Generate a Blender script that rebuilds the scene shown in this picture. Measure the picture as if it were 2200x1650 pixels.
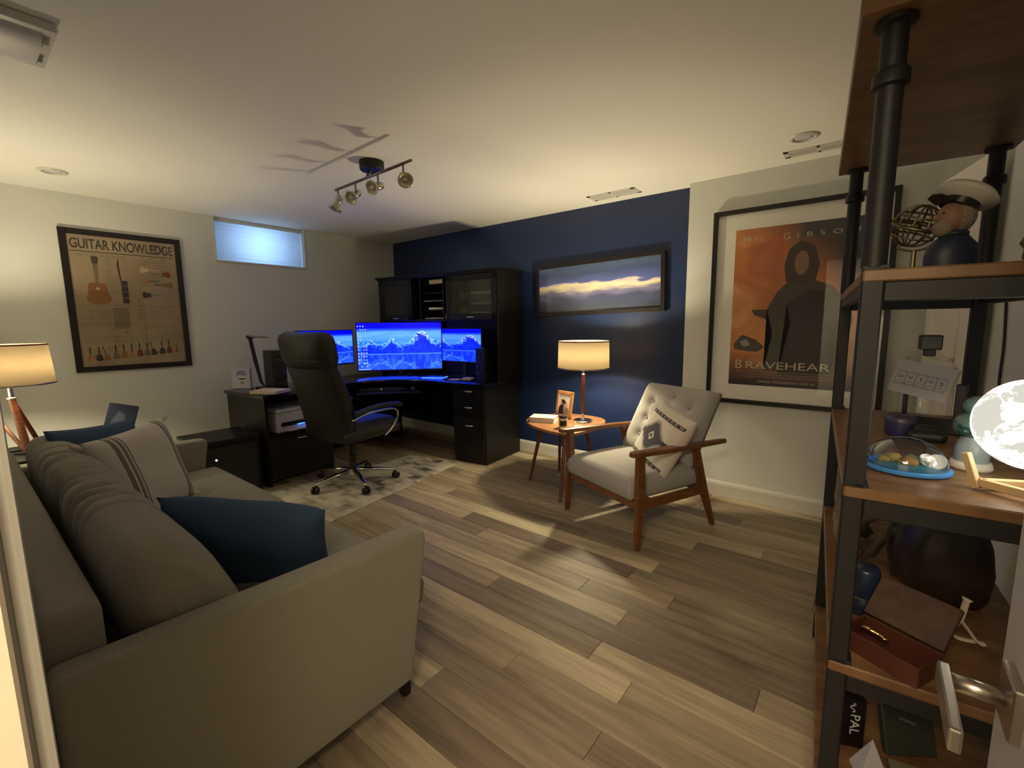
import bpy, bmesh, math, random
from mathutils import Vector, Matrix, Euler
random.seed(7)
for o in list(bpy.data.objects): bpy.data.objects.remove(o)
SC = bpy.context.scene
COL = SC.collection
pi = math.pi

# ------------------------------------------------------------------ camera
cam_d = bpy.data.cameras.new('camera'); cam = bpy.data.objects.new('camera', cam_d); COL.objects.link(cam)
R_ = Vector((0.78235, 0.622743, -0.010955)); U_ = Vector((-0.074132, 0.110566, 0.9911)); F_ = Vector((-0.618412, 0.774575, -0.132666))
cam.matrix_world = Matrix(((R_.x, U_.x, -F_.x, 4.8803), (R_.y, U_.y, -F_.y, -3.7115), (R_.z, U_.z, -F_.z, 1.3283), (0, 0, 0, 1)))
cam_d.sensor_fit = 'HORIZONTAL'; cam_d.sensor_width = 36; cam_d.lens = 970.8 / 2200 * 36; cam_d.clip_start = 0.02
SC.camera = cam
# ------------------------------------------------------------------ world, lights, exposure
W = bpy.data.worlds.new('world'); SC.world = W; W.use_nodes = True
W.node_tree.nodes['Background'].inputs[0].default_value = (0.10, 0.13, 0.2, 1); W.node_tree.nodes['Background'].inputs[1].default_value = 0.3
SC.view_settings.view_transform = 'Standard'; SC.view_settings.look = 'None'; SC.view_settings.exposure = 0.0; SC.view_settings.gamma = 1

def light(name, kind, loc, power, color, size=0.03, size_y=None, rot=(0, 0, 0)):
    d = bpy.data.lights.new(name, kind); d.energy = power; d.color = color
    if kind == 'POINT': d.shadow_soft_size = size
    if kind == 'AREA':
        d.size = size
        if size_y: d.shape = 'RECTANGLE'; d.size_y = size_y
    o = bpy.data.objects.new(name, d); o.location = loc; o.rotation_euler = rot; COL.objects.link(o); return o
WARM = (1.0, 0.865, 0.56)
light('table_lamp_bulb', 'POINT', (3.07, -0.52, 1.105), 33, WARM, 0.03)
light('table_lamp_bulb', 'POINT', (3.07, -0.52, 1.035), 24, WARM, 0.02)   # the bulb is tall: lower half of its glow
light('tripod_lamp_bulb', 'POINT', (0.85, -3.49, 1.12), 42, WARM, 0.045)
light('window_daylight', 'AREA', (-0.32, -1.59, 2.14), 16, (0.30, 0.55, 1.0), 0.8, 0.35, (0, -pi / 2, 0))
light('hallway_light', 'AREA', (5.16, -4.3, 2.3), 17, (1.0, 0.80, 0.54), 0.3, 0.3, (0, 0, 0))  # second hallway source, added to light the sofa arm while missing the shelf
light('hallway_light', 'AREA', (4.90, -4.9, 2.3), 70, (1.0, 0.80, 0.54), 0.6, 0.6, (0, 0, 0))

# ------------------------------------------------------------------ materials
def pr(name, col, rough=0.6, metal=0.0, spec=0.5, coat=0.0, em=None, es=0.0, trans=0.0, bump=None, var=None, sheen=0.0, ior=None):
    m = bpy.data.materials.new(name); m.use_nodes = True
    nt = m.node_tree; b = nt.nodes['Principled BSDF']
    b.inputs['Base Color'].default_value = (*col, 1); b.inputs['Roughness'].default_value = rough
    b.inputs['Metallic'].default_value = metal; b.inputs['Specular IOR Level'].default_value = spec
    b.inputs['Coat Weight'].default_value = coat; b.inputs['Coat Roughness'].default_value = 0.08
    b.inputs['Transmission Weight'].default_value = trans; b.inputs['Sheen Weight'].default_value = sheen
    if ior: b.inputs['IOR'].default_value = ior
    if em: b.inputs['Emission Color'].default_value = (*em, 1); b.inputs['Emission Strength'].default_value = es
    tc = nt.nodes.new('ShaderNodeTexCoord')
    if bump:
        n = nt.nodes.new('ShaderNodeTexNoise'); n.inputs['Scale'].default_value = bump[0]; n.inputs['Detail'].default_value = 3
        bp = nt.nodes.new('ShaderNodeBump'); bp.inputs['Strength'].default_value = bump[1]; bp.inputs['Distance'].default_value = 0.004
        nt.links.new(tc.outputs['Object'], n.inputs['Vector']); nt.links.new(n.outputs['Fac'], bp.inputs['Height']); nt.links.new(bp.outputs[0], b.inputs['Normal'])
    if var:   # (scale, second colour, (stretch))
        n = nt.nodes.new('ShaderNodeTexNoise'); n.inputs['Scale'].default_value = var[0]; n.inputs['Detail'].default_value = 5
        mp = nt.nodes.new('ShaderNodeMapping'); mp.inputs['Scale'].default_value = var[2] if len(var) > 2 else (1, 1, 1)
        mx = nt.nodes.new('ShaderNodeMix'); mx.data_type = 'RGBA'
        mx.inputs[6].default_value = (*col, 1); mx.inputs[7].default_value = (*var[1], 1)
        cr = nt.nodes.new('ShaderNodeMapRange'); cr.inputs[1].default_value = 0.35; cr.inputs[2].default_value = 0.65
        nt.links.new(tc.outputs['Object'], mp.inputs[0]); nt.links.new(mp.outputs[0], n.inputs['Vector'])
        nt.links.new(n.outputs['Fac'], cr.inputs[0]); nt.links.new(cr.outputs[0], mx.inputs[0]); nt.links.new(mx.outputs[2], b.inputs['Base Color'])
    return m

def grow(m):
    nt = m.node_tree
    return nt, nt.nodes, nt.links, nt.nodes['Principled BSDF']

M = {}
M['wall'] = pr('wall_paint', (0.66, 0.665, 0.62), 0.55, bump=(160, 0.05))
M['blue'] = pr('blue_paint', (0.012, 0.026, 0.085), 0.34, spec=0.55, bump=(140, 0.08))
M['ceil'] = pr('ceiling_paint', (0.86, 0.845, 0.78), 0.8, bump=(120, 0.05))
M['trim'] = pr('white_trim', (0.62, 0.60, 0.54), 0.35)
M['door'] = pr('door_paint', (0.50, 0.48, 0.47), 0.4)
M['black'] = pr('black_laminate', (0.0065, 0.006, 0.0055), 0.42, spec=0.3, var=(6, (0.010, 0.0085, 0.007), (1, 1, 8)))
M['blackgloss'] = pr('black_desktop', (0.008, 0.008, 0.010), 0.16)
M['plastic'] = pr('black_plastic', (0.008, 0.008, 0.009), 0.4)
M['frame'] = pr('black_frame', (0.010, 0.007, 0.006), 0.35)
M['leather'] = pr('dark_leather', (0.011, 0.011, 0.009), 0.5, bump=(90, 0.2))
M['chrome'] = pr('chrome', (0.75, 0.72, 0.66), 0.16, 1.0)
M['nickel'] = pr('brushed_nickel', (0.50, 0.45, 0.38), 0.3, 1.0)
M['track'] = pr('dark_nickel', (0.20, 0.17, 0.15), 0.35, 1.0)
M['sofa'] = pr('sofa_fabric', (0.27, 0.255, 0.195), 0.9, sheen=0.25, bump=(420, 0.5), var=(260, (0.32, 0.30, 0.235)))
M['chairfab'] = pr('grey_linen', (0.34, 0.32, 0.30), 0.9, bump=(420, 0.4), var=(300, (0.39, 0.37, 0.34)))
M['navy'] = pr('blue_pillow_fabric', (0.040, 0.080, 0.160), 0.9, bump=(380, 0.5), var=(240, (0.055, 0.105, 0.20)))
M['wood'] = pr('walnut_arm', (0.20, 0.075, 0.022), 0.38, var=(7, (0.12, 0.042, 0.012), (2, 2, 14)))
M['woodx'] = pr('walnut_rail', (0.23, 0.095, 0.030), 0.38, var=(7, (0.14, 0.055, 0.018), (14, 2, 2)))
M['tabletop'] = pr('tabletop_wood', (0.36, 0.17, 0.075), 0.35, var=(5, (0.25, 0.11, 0.045), (10, 1, 1)))
M['lampwood'] = pr('lamp_wood', (0.17, 0.045, 0.014), 0.35, var=(8, (0.10, 0.028, 0.01), (2, 2, 10)))
M['shelfwood'] = pr('shelf_wood', (0.22, 0.12, 0.050), 0.38, var=(4, (0.13, 0.062, 0.024), (1.5, 6, 1)))
M['metal'] = pr('dark_steel', (0.012, 0.012, 0.011), 0.55, 0.2)
M['white'] = pr('white_plastic', (0.6, 0.6, 0.62), 0.4)
M['cream'] = pr('cream_paper', (0.62, 0.55, 0.46), 0.7)
M['pink'] = pr('pink_cover', (0.60, 0.36, 0.30), 0.6, var=(25, (0.75, 0.68, 0.6)))
M['mat'] = pr('mat_board', (0.88, 0.86, 0.78), 0.7)
M['red'] = pr('red_lamp_trim', (0.25, 0.05, 0.03), 0.7)

def glass(name, col=(1, 1, 1), rough=0.0):
    m = bpy.data.materials.new(name); m.use_nodes = True; nt = m.node_tree; nt.nodes.clear()
    out = nt.nodes.new('ShaderNodeOutputMaterial'); mix = nt.nodes.new('ShaderNodeMixShader')
    t = nt.nodes.new('ShaderNodeBsdfTransparent'); g = nt.nodes.new('ShaderNodeBsdfGlossy'); lw = nt.nodes.new('ShaderNodeLayerWeight'); lw.inputs[0].default_value = 0.5; pw = nt.nodes.new('ShaderNodeMath'); pw.operation = 'POWER'; pw.inputs[1].default_value = 5; f = nt.nodes.new('ShaderNodeMath'); f.operation = 'MULTIPLY_ADD'; f.inputs[1].default_value = 0.93; f.inputs[2].default_value = 0.035; f.use_clamp = True; nt.links.new(lw.outputs['Facing'], pw.inputs[0]); nt.links.new(pw.outputs[0], f.inputs[0])
    t.inputs[0].default_value = (*col, 1); g.inputs['Roughness'].default_value = rough
    nt.links.new(f.outputs[0], mix.inputs[0]); nt.links.new(t.outputs[0], mix.inputs[1]); nt.links.new(g.outputs[0], mix.inputs[2]); nt.links.new(mix.outputs[0], out.inputs[0])
    return m
M['glass'] = glass('clear_glass'); M['domeglass'] = glass('dome_glass', (.86, .86, .88), .04)
for _n in M['domeglass'].node_tree.nodes:
    if _n.type == 'MATH' and _n.operation == 'POWER': _n.inputs[1].default_value = 2.2
    if _n.type == 'MATH' and _n.operation == 'MULTIPLY_ADD': _n.inputs[2].default_value = .08
M['frost'] = glass('dark_tinted_glass', (0.75, 0.75, 0.72), 0.15)
_nt = M['frost'].node_tree; _o = [n for n in _nt.nodes if n.type == 'OUTPUT_MATERIAL'][0]; _m = [n for n in _nt.nodes if n.type == 'MIX_SHADER'][0]
_d = _nt.nodes.new('ShaderNodeBsdfDiffuse'); _d.inputs[0].default_value = (.20, .20, .17, 1); _x = _nt.nodes.new('ShaderNodeMixShader'); _x.inputs[0].default_value = .12
_nt.links.new(_m.outputs[0], _x.inputs[1]); _nt.links.new(_d.outputs[0], _x.inputs[2]); _nt.links.new(_x.outputs[0], _o.inputs[0])

def shade_mat(name, tr, df, scale):
    m = bpy.data.materials.new(name); m.use_nodes = True; nt = m.node_tree; nt.nodes.clear()
    out = nt.nodes.new('ShaderNodeOutputMaterial'); mix = nt.nodes.new('ShaderNodeMixShader'); mix.inputs[0].default_value = 0.5
    t = nt.nodes.new('ShaderNodeBsdfTranslucent'); d = nt.nodes.new('ShaderNodeBsdfDiffuse'); d.inputs[0].default_value = (*df, 1)
    tc = nt.nodes.new('ShaderNodeTexCoord'); mp = nt.nodes.new('ShaderNodeMapping'); mp.inputs[3].default_value = (1, 1, 8)
    n = nt.nodes.new('ShaderNodeTexNoise'); n.inputs['Scale'].default_value = scale; n.inputs['Detail'].default_value = 5
    cm = nt.nodes.new('ShaderNodeMix'); cm.data_type = 'RGBA'; cm.inputs[6].default_value = (*[c * 0.8 for c in tr], 1); cm.inputs[7].default_value = (*tr, 1)
    nt.links.new(tc.outputs['Object'], mp.inputs[0]); nt.links.new(mp.outputs[0], n.inputs[0]); nt.links.new(n.outputs[0], cm.inputs[0]); nt.links.new(cm.outputs[2], t.inputs[0])
    nt.links.new(d.outputs[0], mix.inputs[1]); nt.links.new(t.outputs[0], mix.inputs[2]); nt.links.new(mix.outputs[0], out.inputs[0]); return m
M['shade'] = shade_mat('linen_shade', (0.40, 0.34, 0.255), (0.42, 0.37, 0.28), 22)
M['blind'] = shade_mat('window_blind', (0.50, 0.50, 0.50), (0.6, 0.6, 0.62), 3)

def emis(name, col, s):
    m = bpy.data.materials.new(name); m.use_nodes = True; nt = m.node_tree; nt.nodes.clear()
    out = nt.nodes.new('ShaderNodeOutputMaterial'); e = nt.nodes.new('ShaderNodeEmission'); e.inputs[0].default_value = (*col, 1); e.inputs[1].default_value = s
    nt.links.new(e.outputs[0], out.inputs[0]); return m
M['bluelight'] = emis('blue_light', (0.05, 0.2, 1.0), 5); M['led'] = emis('white_blue_led', (0.35, 0.6, 1), 6)
M['bulb'] = emis('lamp_bulb', (1.0, 0.72, 0.38), 14)

# floor plank: tone per plank, grain along x
m = pr('floor_plank', (0.3, 0.2, 0.12), 0.5, spec=0.3); nt, N, L, b = grow(m)
oi = N.new('ShaderNodeObjectInfo'); cr = N.new('ShaderNodeValToRGB'); cr.color_ramp.elements[0].color = (0.185, 0.143, 0.100, 1); cr.color_ramp.elements[1].color = (0.52, 0.43, 0.285, 1)
e = cr.color_ramp.elements.new(0.35); e.color = (0.295, 0.235, 0.158, 1); e = cr.color_ramp.elements.new(0.7); e.color = (0.38, 0.31, 0.205, 1)
g = N.new('ShaderNodeNewGeometry'); mp = N.new('ShaderNodeMapping'); mp.inputs[3].default_value = (1.3, 16, 1)
ad = N.new('ShaderNodeVectorMath'); ad.operation = 'ADD'; cx = N.new('ShaderNodeCombineXYZ'); mu = N.new('ShaderNodeMath'); mu.operation = 'MULTIPLY'; mu.inputs[1].default_value = 40
no = N.new('ShaderNodeTexNoise'); no.inputs['Scale'].default_value = 1.6; no.inputs['Detail'].default_value = 8; no.inputs['Roughness'].default_value = 0.62
mr = N.new('ShaderNodeMapRange'); mr.inputs[1].default_value = 0.3; mr.inputs[2].default_value = 0.7; mr.inputs[3].default_value = 0.62; mr.inputs[4].default_value = 1.3
mc = N.new('ShaderNodeVectorMath'); mc.operation = 'SCALE'
L.new(oi.outputs['Random'], cr.inputs[0]); L.new(oi.outputs['Random'], mu.inputs[0]); L.new(mu.outputs[0], cx.inputs[0]); L.new(mu.outputs[0], cx.inputs[2])
L.new(g.outputs['Position'], ad.inputs[0]); L.new(cx.outputs[0], ad.inputs[1]); L.new(ad.outputs[0], mp.inputs[0]); L.new(mp.outputs[0], no.inputs[0])
L.new(no.outputs[0], mr.inputs[0]); L.new(cr.outputs[0], mc.inputs[0]); L.new(mr.outputs[0], mc.inputs['Scale']); L.new(mc.outputs[0], b.inputs['Base Color'])
bp = N.new('ShaderNodeBump'); bp.inputs['Strength'].default_value = 0.12; bp.inputs['Distance'].default_value = 0.003; L.new(no.outputs[0], bp.inputs['Height']); L.new(bp.outputs[0], b.inputs['Normal'])
M['plank'] = m

# rug: blocky abstract patches
m = pr('rug_pile', (0.4, 0.36, 0.28), 0.95, bump=(300, 0.6)); nt, N, L, b = grow(m)
tc = N.new('ShaderNodeTexCoord'); mp = N.new('ShaderNodeMapping'); mp.inputs[3].default_value = (10, 24, 1); sn = N.new('ShaderNodeVectorMath'); sn.operation = 'FLOOR'
wn = N.new('ShaderNodeTexWhiteNoise'); n2 = N.new('ShaderNodeTexNoise'); n2.inputs['Scale'].default_value = 2.6; n2.inputs['Detail'].default_value = 4
mx = N.new('ShaderNodeMath'); mx.operation = 'MULTIPLY_ADD'; mx.inputs[1].default_value = 0.30; cr = N.new('ShaderNodeValToRGB')
cr.color_ramp.elements[0].position = 0.42; cr.color_ramp.elements[0].color = (0.07, 0.068, 0.065, 1); cr.color_ramp.elements[1].position = 0.80; cr.color_ramp.elements[1].color = (0.56, 0.52, 0.42, 1)
e = cr.color_ramp.elements.new(0.5); e.color = (0.27, 0.24, 0.19, 1); e = cr.color_ramp.elements.new(0.62); e.color = (0.42, 0.385, 0.30, 1)
L.new(tc.outputs['Object'], mp.inputs[0]); L.new(mp.outputs[0], sn.inputs[0]); L.new(sn.outputs[0], wn.inputs[0]); L.new(tc.outputs['Object'], n2.inputs[0])
L.new(wn.outputs['Value'], mx.inputs[0]); L.new(n2.outputs[0], mx.inputs[2]); L.new(mx.outputs[0], cr.inputs[0]); L.new(cr.outputs[0], b.inputs['Base Color'])
M['rug'] = m

# ------------------------------------------------------------------ mesh helpers
def T(x, y, z): return Matrix.Translation((x, y, z))
def RX(a): return Matrix.Rotation(a, 4, 'X')
def RY(a): return Matrix.Rotation(a, 4, 'Y')
def RZ(a): return Matrix.Rotation(a, 4, 'Z')
ROOTS = {}
def link(name, me, mat, parent=None, mx=None, smooth=False):
    o = bpy.data.objects.new(name, me); COL.objects.link(o)
    if mat is not None and not me.materials: me.materials.append(mat)
    if smooth:
        for p in me.polygons: p.use_smooth = True
    if parent is not None: o.parent = parent
    if mx is not None: o.matrix_local = mx
    return o
def ob(name, bm, mat, parent=None, mx=None, smooth=False, sharp=None):
    me = bpy.data.meshes.new(name); bmesh.ops.recalc_face_normals(bm, faces=bm.faces[:])
    bm.to_mesh(me); bm.free()
    if sharp is not None:
        for p in me.polygons: p.use_smooth = True
        me.set_sharp_from_angle(angle=math.radians(sharp)); smooth = False
    return link(name, me, mat, parent, mx, smooth)
def tag(o, label, cat, group=None):
    o['label'] = label; o['category'] = cat
    if group: o['group'] = group
    return o
def root(name, label, cat, loc=(0, 0, 0), rz=0, group=None):
    o = bpy.data.objects.new(name, None); COL.objects.link(o); o.empty_display_size = 0.05
    o.location = loc; o.rotation_euler = (0, 0, rz); return tag(o, label, cat, group)
def struct(o): o['kind'] = 'structure'; return o

def box(bm, lo, hi, bev=0.0, seg=1, mx=None):
    lo = Vector(lo); hi = Vector(hi); t = bmesh.new()
    bmesh.ops.create_cube(t, size=1, matrix=Matrix.Translation((lo + hi) / 2) @ Matrix.Diagonal((*(hi - lo), 1)))
    if bev > 0: bmesh.ops.bevel(t, geom=t.edges[:], offset=bev, segments=seg, affect='EDGES', profile=0.6)
    if mx is not None: t.transform(mx)
    me = bpy.data.meshes.new('t'); t.to_mesh(me); t.free(); bm.from_mesh(me); bpy.data.meshes.remove(me); return bm
def B(lo, hi, bev=0.0, seg=1, mx=None): return box(bmesh.new(), lo, hi, bev, seg, mx)
def prism(bm, pts, z0, z1, bev=0.0, mx=None, seg=1):
    t = bmesh.new(); vs = [t.verts.new((p[0], p[1], z0)) for p in pts]; f = t.faces.new(vs)
    r = bmesh.ops.extrude_face_region(t, geom=[f]); bmesh.ops.translate(t, verts=[v for v in r['geom'] if isinstance(v, bmesh.types.BMVert)], vec=(0, 0, z1 - z0))
    if bev: bmesh.ops.bevel(t, geom=t.edges[:], offset=bev, segments=seg, affect='EDGES', profile=0.6)
    if mx is not None: t.transform(mx)
    me = bpy.data.meshes.new('t'); t.to_mesh(me); t.free(); bm.from_mesh(me); bpy.data.meshes.remove(me); return bm
def PR(pts, z0, z1, bev=0.0, mx=None, seg=1): return prism(bmesh.new(), pts, z0, z1, bev, mx, seg)
def lathe(bm, prof, seg=32, mx=None, cap=True):
    t = bmesh.new(); rings = []
    for r, z in prof:
        rings.append([t.verts.new((r * math.cos(2 * pi * i / seg), r * math.sin(2 * pi * i / seg), z)) for i in range(seg)])
    for a, b_ in zip(rings, rings[1:]):
        for i in range(seg): t.faces.new((a[i], a[(i + 1) % seg], b_[(i + 1) % seg], b_[i]))
    if cap: t.faces.new(rings[0][::-1]); t.faces.new(rings[-1])
    if mx is not None: t.transform(mx)
    me = bpy.data.meshes.new('t'); t.to_mesh(me); t.free(); bm.from_mesh(me); bpy.data.meshes.remove(me); return bm
def LA(prof, seg=32, mx=None, cap=True): return lathe(bmesh.new(), prof, seg, mx, cap)
def tube(bm, pts, rads, seg=10, flat=1.0):
    pts = [Vector(p) for p in pts]
    if not hasattr(rads, '__len__'): rads = [rads] * len(pts)
    rings = []; up = None
    for i, p in enumerate(pts):
        d = (pts[min(i + 1, len(pts) - 1)] - pts[max(i - 1, 0)]).normalized()
        if up is None: up = d.orthogonal().normalized() if abs(d.z) > .95 else Vector((0, 0, 1)).cross(d).cross(d).normalized()
        s = d.cross(up).normalized(); up = s.cross(d).normalized()
        rings.append([bm.verts.new(p + rads[i] * (math.cos(2 * pi * k / seg) * s + flat * math.sin(2 * pi * k / seg) * up)) for k in range(seg)])
    for a, b_ in zip(rings, rings[1:]):
        for k in range(seg): bm.faces.new((a[k], a[(k + 1) % seg], b_[(k + 1) % seg], b_[k]))
    bm.faces.new(rings[0][::-1]); bm.faces.new(rings[-1]); return bm
def TU(pts, rads, seg=10, flat=1.0): return tube(bmesh.new(), pts, rads, seg, flat)
def taper(bm, a, b_, wa, wb, bev=0.004):
    """tapered rectangular bar from a to b; wa / wb = (width, depth)"""
    a = Vector(a); b_ = Vector(b_); t = bmesh.new(); vs = []
    for p, w in ((a, wa), (b_, wb)):
        for sx, sy in ((-1, -1), (1, -1), (1, 1), (-1, 1)): vs.append(t.verts.new(p + Vector((sx * w[0] / 2, sy * w[1] / 2, 0))))
    for f in ((3, 2, 1, 0), (4, 5, 6, 7), (0, 1, 5, 4), (1, 2, 6, 5), (2, 3, 7, 6), (3, 0, 4, 7)): t.faces.new([vs[i] for i in f])
    if bev: bmesh.ops.bevel(t, geom=t.edges[:], offset=bev, segments=2, affect='EDGES')
    me = bpy.data.meshes.new('t'); t.to_mesh(me); t.free(); bm.from_mesh(me); bpy.data.meshes.remove(me); return bm
def sph(c, r, u=20, v=12, sc=(1, 1, 1)):
    bm = bmesh.new(); bmesh.ops.create_uvsphere(bm, u_segments=u, v_segments=v, radius=r, matrix=T(*c) @ Matrix.Diagonal((*sc, 1))); return bm
def spline(pts, n=8, closed=False):
    pts = [Vector(p) for p in pts]; out = []; k = len(pts)
    rng = range(k) if closed else range(k - 1)
    for i in rng:
        g_ = (lambda j: pts[j % k]) if closed else (lambda j: pts[max(0, min(k - 1, j))])
        p0, p1, p2, p3 = g_(i - 1), g_(i), g_(i + 1), g_(i + 2)
        for s in range(n):
            t = s / n; out.append(0.5 * ((2 * p1) + (p2 - p0) * t + (2 * p0 - 5 * p1 + 4 * p2 - p3) * t * t + (3 * p1 - p0 - 3 * p2 + p3) * t ** 3))
    if not closed: out.append(pts[-1])
    return out
def text(name, s, mat, parent, w, h, mx, thick=0.0, ext=0.0):
    """flat lettering, its box w x h centred on mx origin, in the local xy plane"""
    c = bpy.data.curves.new(name, 'FONT'); c.body = s; c.offset = thick; c.extrude = ext
    t = bpy.data.objects.new(name, c); COL.objects.link(t)
    bpy.context.view_layer.update(); me = bpy.data.meshes.new_from_object(t.evaluated_get(bpy.context.evaluated_depsgraph_get()))
    bpy.data.objects.remove(t); bpy.data.curves.remove(c)
    xs = [v.co.x for v in me.vertices]; ys = [v.co.y for v in me.vertices]
    x0, x1, y0, y1 = min(xs), max(xs), min(ys), max(ys)
    me.transform(Matrix.Diagonal((w / (x1 - x0), h / (y1 - y0), 1, 1)) @ T(-(x0 + x1) / 2, -(y0 + y1) / 2, 0))
    me.materials.clear(); return link(name, me, mat, parent, mx)
def flatpoly(pts, z=0.0):
    bm = bmesh.new(); bm.faces.new([bm.verts.new((p[0], p[1], z)) for p in pts]); bmesh.ops.triangulate(bm, faces=bm.faces[:]); return bm
def addpoly(bm, pts, z=0.0): bm.faces.new([bm.verts.new((p[0], p[1], z)) for p in pts]); return bm

def pillow(w, h, t, n=26, pinch=0.10, wr=0.0, seed=0):
    """soft square cushion in local xy, thickness along z"""
    rnd = random.Random(seed); ph = [rnd.uniform(0, 6) for _ in range(4)]
    bm = bmesh.new(); top = {}; bot = {}
    for i in range(n + 1):
        for j in range(n + 1):
            u = -1 + 2 * i / n; v = -1 + 2 * j / n
            x = w / 2 * u * (1 - pinch * (1 - v * v) * abs(u) ** 2); y = h / 2 * v * (1 - pinch * (1 - u * u) * abs(v) ** 2)
            th = t / 2 * (max(0, 1 - u ** 4) * max(0, 1 - v ** 4)) ** 0.55
            k = wr * math.sin(5 * u + 3 * v + ph[0]) * math.sin(4 * v - 2 * u + ph[1]) * (1 - u ** 4) * (1 - v ** 4)
            edge = i in (0, n) or j in (0, n)
            top[i, j] = bm.verts.new((x, y, 0 if edge else th + k))
            bot[i, j] = top[i, j] if edge else bm.verts.new((x, y, -th + k))
    for i in range(n):
        for j in range(n):
            bm.faces.new((top[i, j], top[i + 1, j], top[i + 1, j + 1], top[i, j + 1]))
            q = (bot[i, j + 1], bot[i + 1, j + 1], bot[i + 1, j], bot[i, j])
            bm.faces.new(q)
    return bm
def slab(w, d, h, nx, ny, f, r=0.03):
    """soft cushion: box w x d x h, local origin bottom centre, rounded edges, top displaced by f(x,y)"""
    bm = bmesh.new(); g_ = {}
    def prof(s, L_):      # inset from edges for rounding
        return s
    zs = [0, h * 0.25, h * 0.75]
    def ring(k, ins): pass
    for i in range(nx + 1):
        for j in range(ny + 1):
            x = -w / 2 + w * i / nx; y = -d / 2 + d * j / ny
            ex = max(0, (abs(x) - (w / 2 - r)) / r); ey = max(0, (abs(y) - (d / 2 - r)) / r)
            e = min(1, math.hypot(ex, ey)); z = h - r * (1 - math.sqrt(max(0, 1 - e * e))) + f(x, y)
            g_[i, j] = bm.verts.new((x, y, z))
    for i in range(nx):
        for j in range(ny): bm.faces.new((g_[i, j], g_[i + 1, j], g_[i + 1, j + 1], g_[i, j + 1]))
    loop = [(i, 0) for i in range(nx)] + [(nx, j) for j in range(ny)] + [(i, ny) for i in range(nx, 0, -1)] + [(0, j) for j in range(ny, 0, -1)]
    bul = 0.012; prev = [g_[k] for k in loop]
    for z, b_ in ((h * 0.5, bul), (h * 0.12, bul * 0.6), (0, 0)):
        cur = []
        for k in loop:
            v = g_[k].co; c = Vector((v.x, v.y, 0)); s = Vector((v.x / (w / 2), v.y / (d / 2), 0))
            nrm = Vector((s.x if abs(s.x) > .999 else 0, s.y if abs(s.y) > .999 else 0, 0)); cur.append(bm.verts.new((c.x + nrm.x * b_, c.y + nrm.y * b_, z)))
        for a in range(len(loop)): q = (a + 1) % len(loop); bm.faces.new((prev[a], cur[a], cur[q], prev[q]))
        prev = cur
    bm.faces.new(prev); return bm

# ================================================================== SETTING
H = 2.35; XR = 5.30; YF = -3.70; G = 0.106
floor = struct(ob('floor', B((-0.3, -6.2, -0.12), (XR + 0.3, 0.3, -0.008)), pr('subfloor', (0.03, 0.025, 0.02), 0.8)))
PL, PW = 1.22, 0.127
pm = bpy.data.meshes.new('plank'); t = B((0, 0.0008, -0.008), (PL - 0.0016, PW - 0.0008, 0), 0.0012); t.to_mesh(pm); t.free(); pm.materials.append(M['plank'])
rows = []
y = -1.995
while y > YF - 0.30: y -= PW
rnd = random.Random(3)
while y < 0:
    x = -rnd.uniform(0.05, PL)
    while x < XR:
        a = max(x, 0); b_ = min(x + PL, XR)
        if b_ - a > 0.03 and not (y < YF - 0.02 and b_ < 4.2):
            ly = y; sy = 1
            if y + PW > 0: sy = (0 - y) / PW
            p = link('plank', pm, None, floor, T(a, ly, 0) @ Matrix.Diagonal(((b_ - a) / PL, sy, 1, 1)))
        x += PL
    y += PW
ceiling = struct(ob('ceiling', B((-0.5, -6.2, H), (XR + 0.3, 0.3, H + 0.12)), M['ceil']))
# left wall with the high window opening
bm = bmesh.new(); WY0, WY1, WZ0 = -2.03, -1.15, 1.935
box(bm, (-0.4, YF - 0.3, 0), (0, WY0, H)); box(bm, (-0.4, WY1, 0), (0, 0.3, H)); box(bm, (-0.4, WY0, 0), (0, WY1, WZ0))
struct(ob('wall_left', bm, M['wall']))
struct(ob('wall_back', B((0, 0, 0), (3.74, 0.2, H)), M['blue']))
struct(ob('wall_rear', B((3.725, -G, 0), (XR, 0.2, H)), M['wall']))
struct(ob('wall_right', B((XR, YF - 0.12, 0), (XR + 0.15, 0.2, H)), M['wall']))
bm = bmesh.new(); box(bm, (-0.2, YF - 0.12, 0), (4.33, YF, H)); box(bm, (5.14, YF - 0.12, 0), (XR, YF, H)); box(bm, (4.33, YF - 0.12, 2.08), (5.14, YF, H))
struct(ob('wall_front', bm, M['wall']))
bm = bmesh.new(); box(bm, (3.2, -6.2, 0), (3.3, YF - 0.12, H)); box(bm, (3.2, -6.2, 0), (XR + 0.15, -6.1, H)); box(bm, (XR + 0.05, -6.2, 0), (XR + 0.15, YF - 0.12, H))
struct(ob('wall_hallway', bm, M['wall']))
def skirting(name, a, b_, nrm):
    a = Vector((*a, 0)); b_ = Vector((*b_, 0)); n = Vector((*nrm, 0)); L_ = (b_ - a).length; d = (b_ - a).normalized()
    prof = [(0, 0), (0.016, 0), (0.016, 0.085), (0.013, 0.098), (0.008, 0.108), (0, 0.112)]
    bm = bmesh.new(); r0 = [bm.verts.new(a + n * p[0] + Vector((0, 0, p[1]))) for p in prof]; r1 = [bm.verts.new(b_ + n * p[0] + Vector((0, 0, p[1]))) for p in prof]
    for i in range(len(prof)): j = (i + 1) % len(prof); bm.faces.new((r0[i], r1[i], r1[j], r0[j]))
    bm.faces.new(r0); bm.faces.new(r1[::-1]); return struct(ob(name, bm, M['trim']))
skirting('baseboard_back', (0.0, -0.001), (3.725, -0.001), (0, -1)); skirting('baseboard_rear', (3.709, -G - 0.001), (XR, -G - 0.001), (0, -1))
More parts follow.
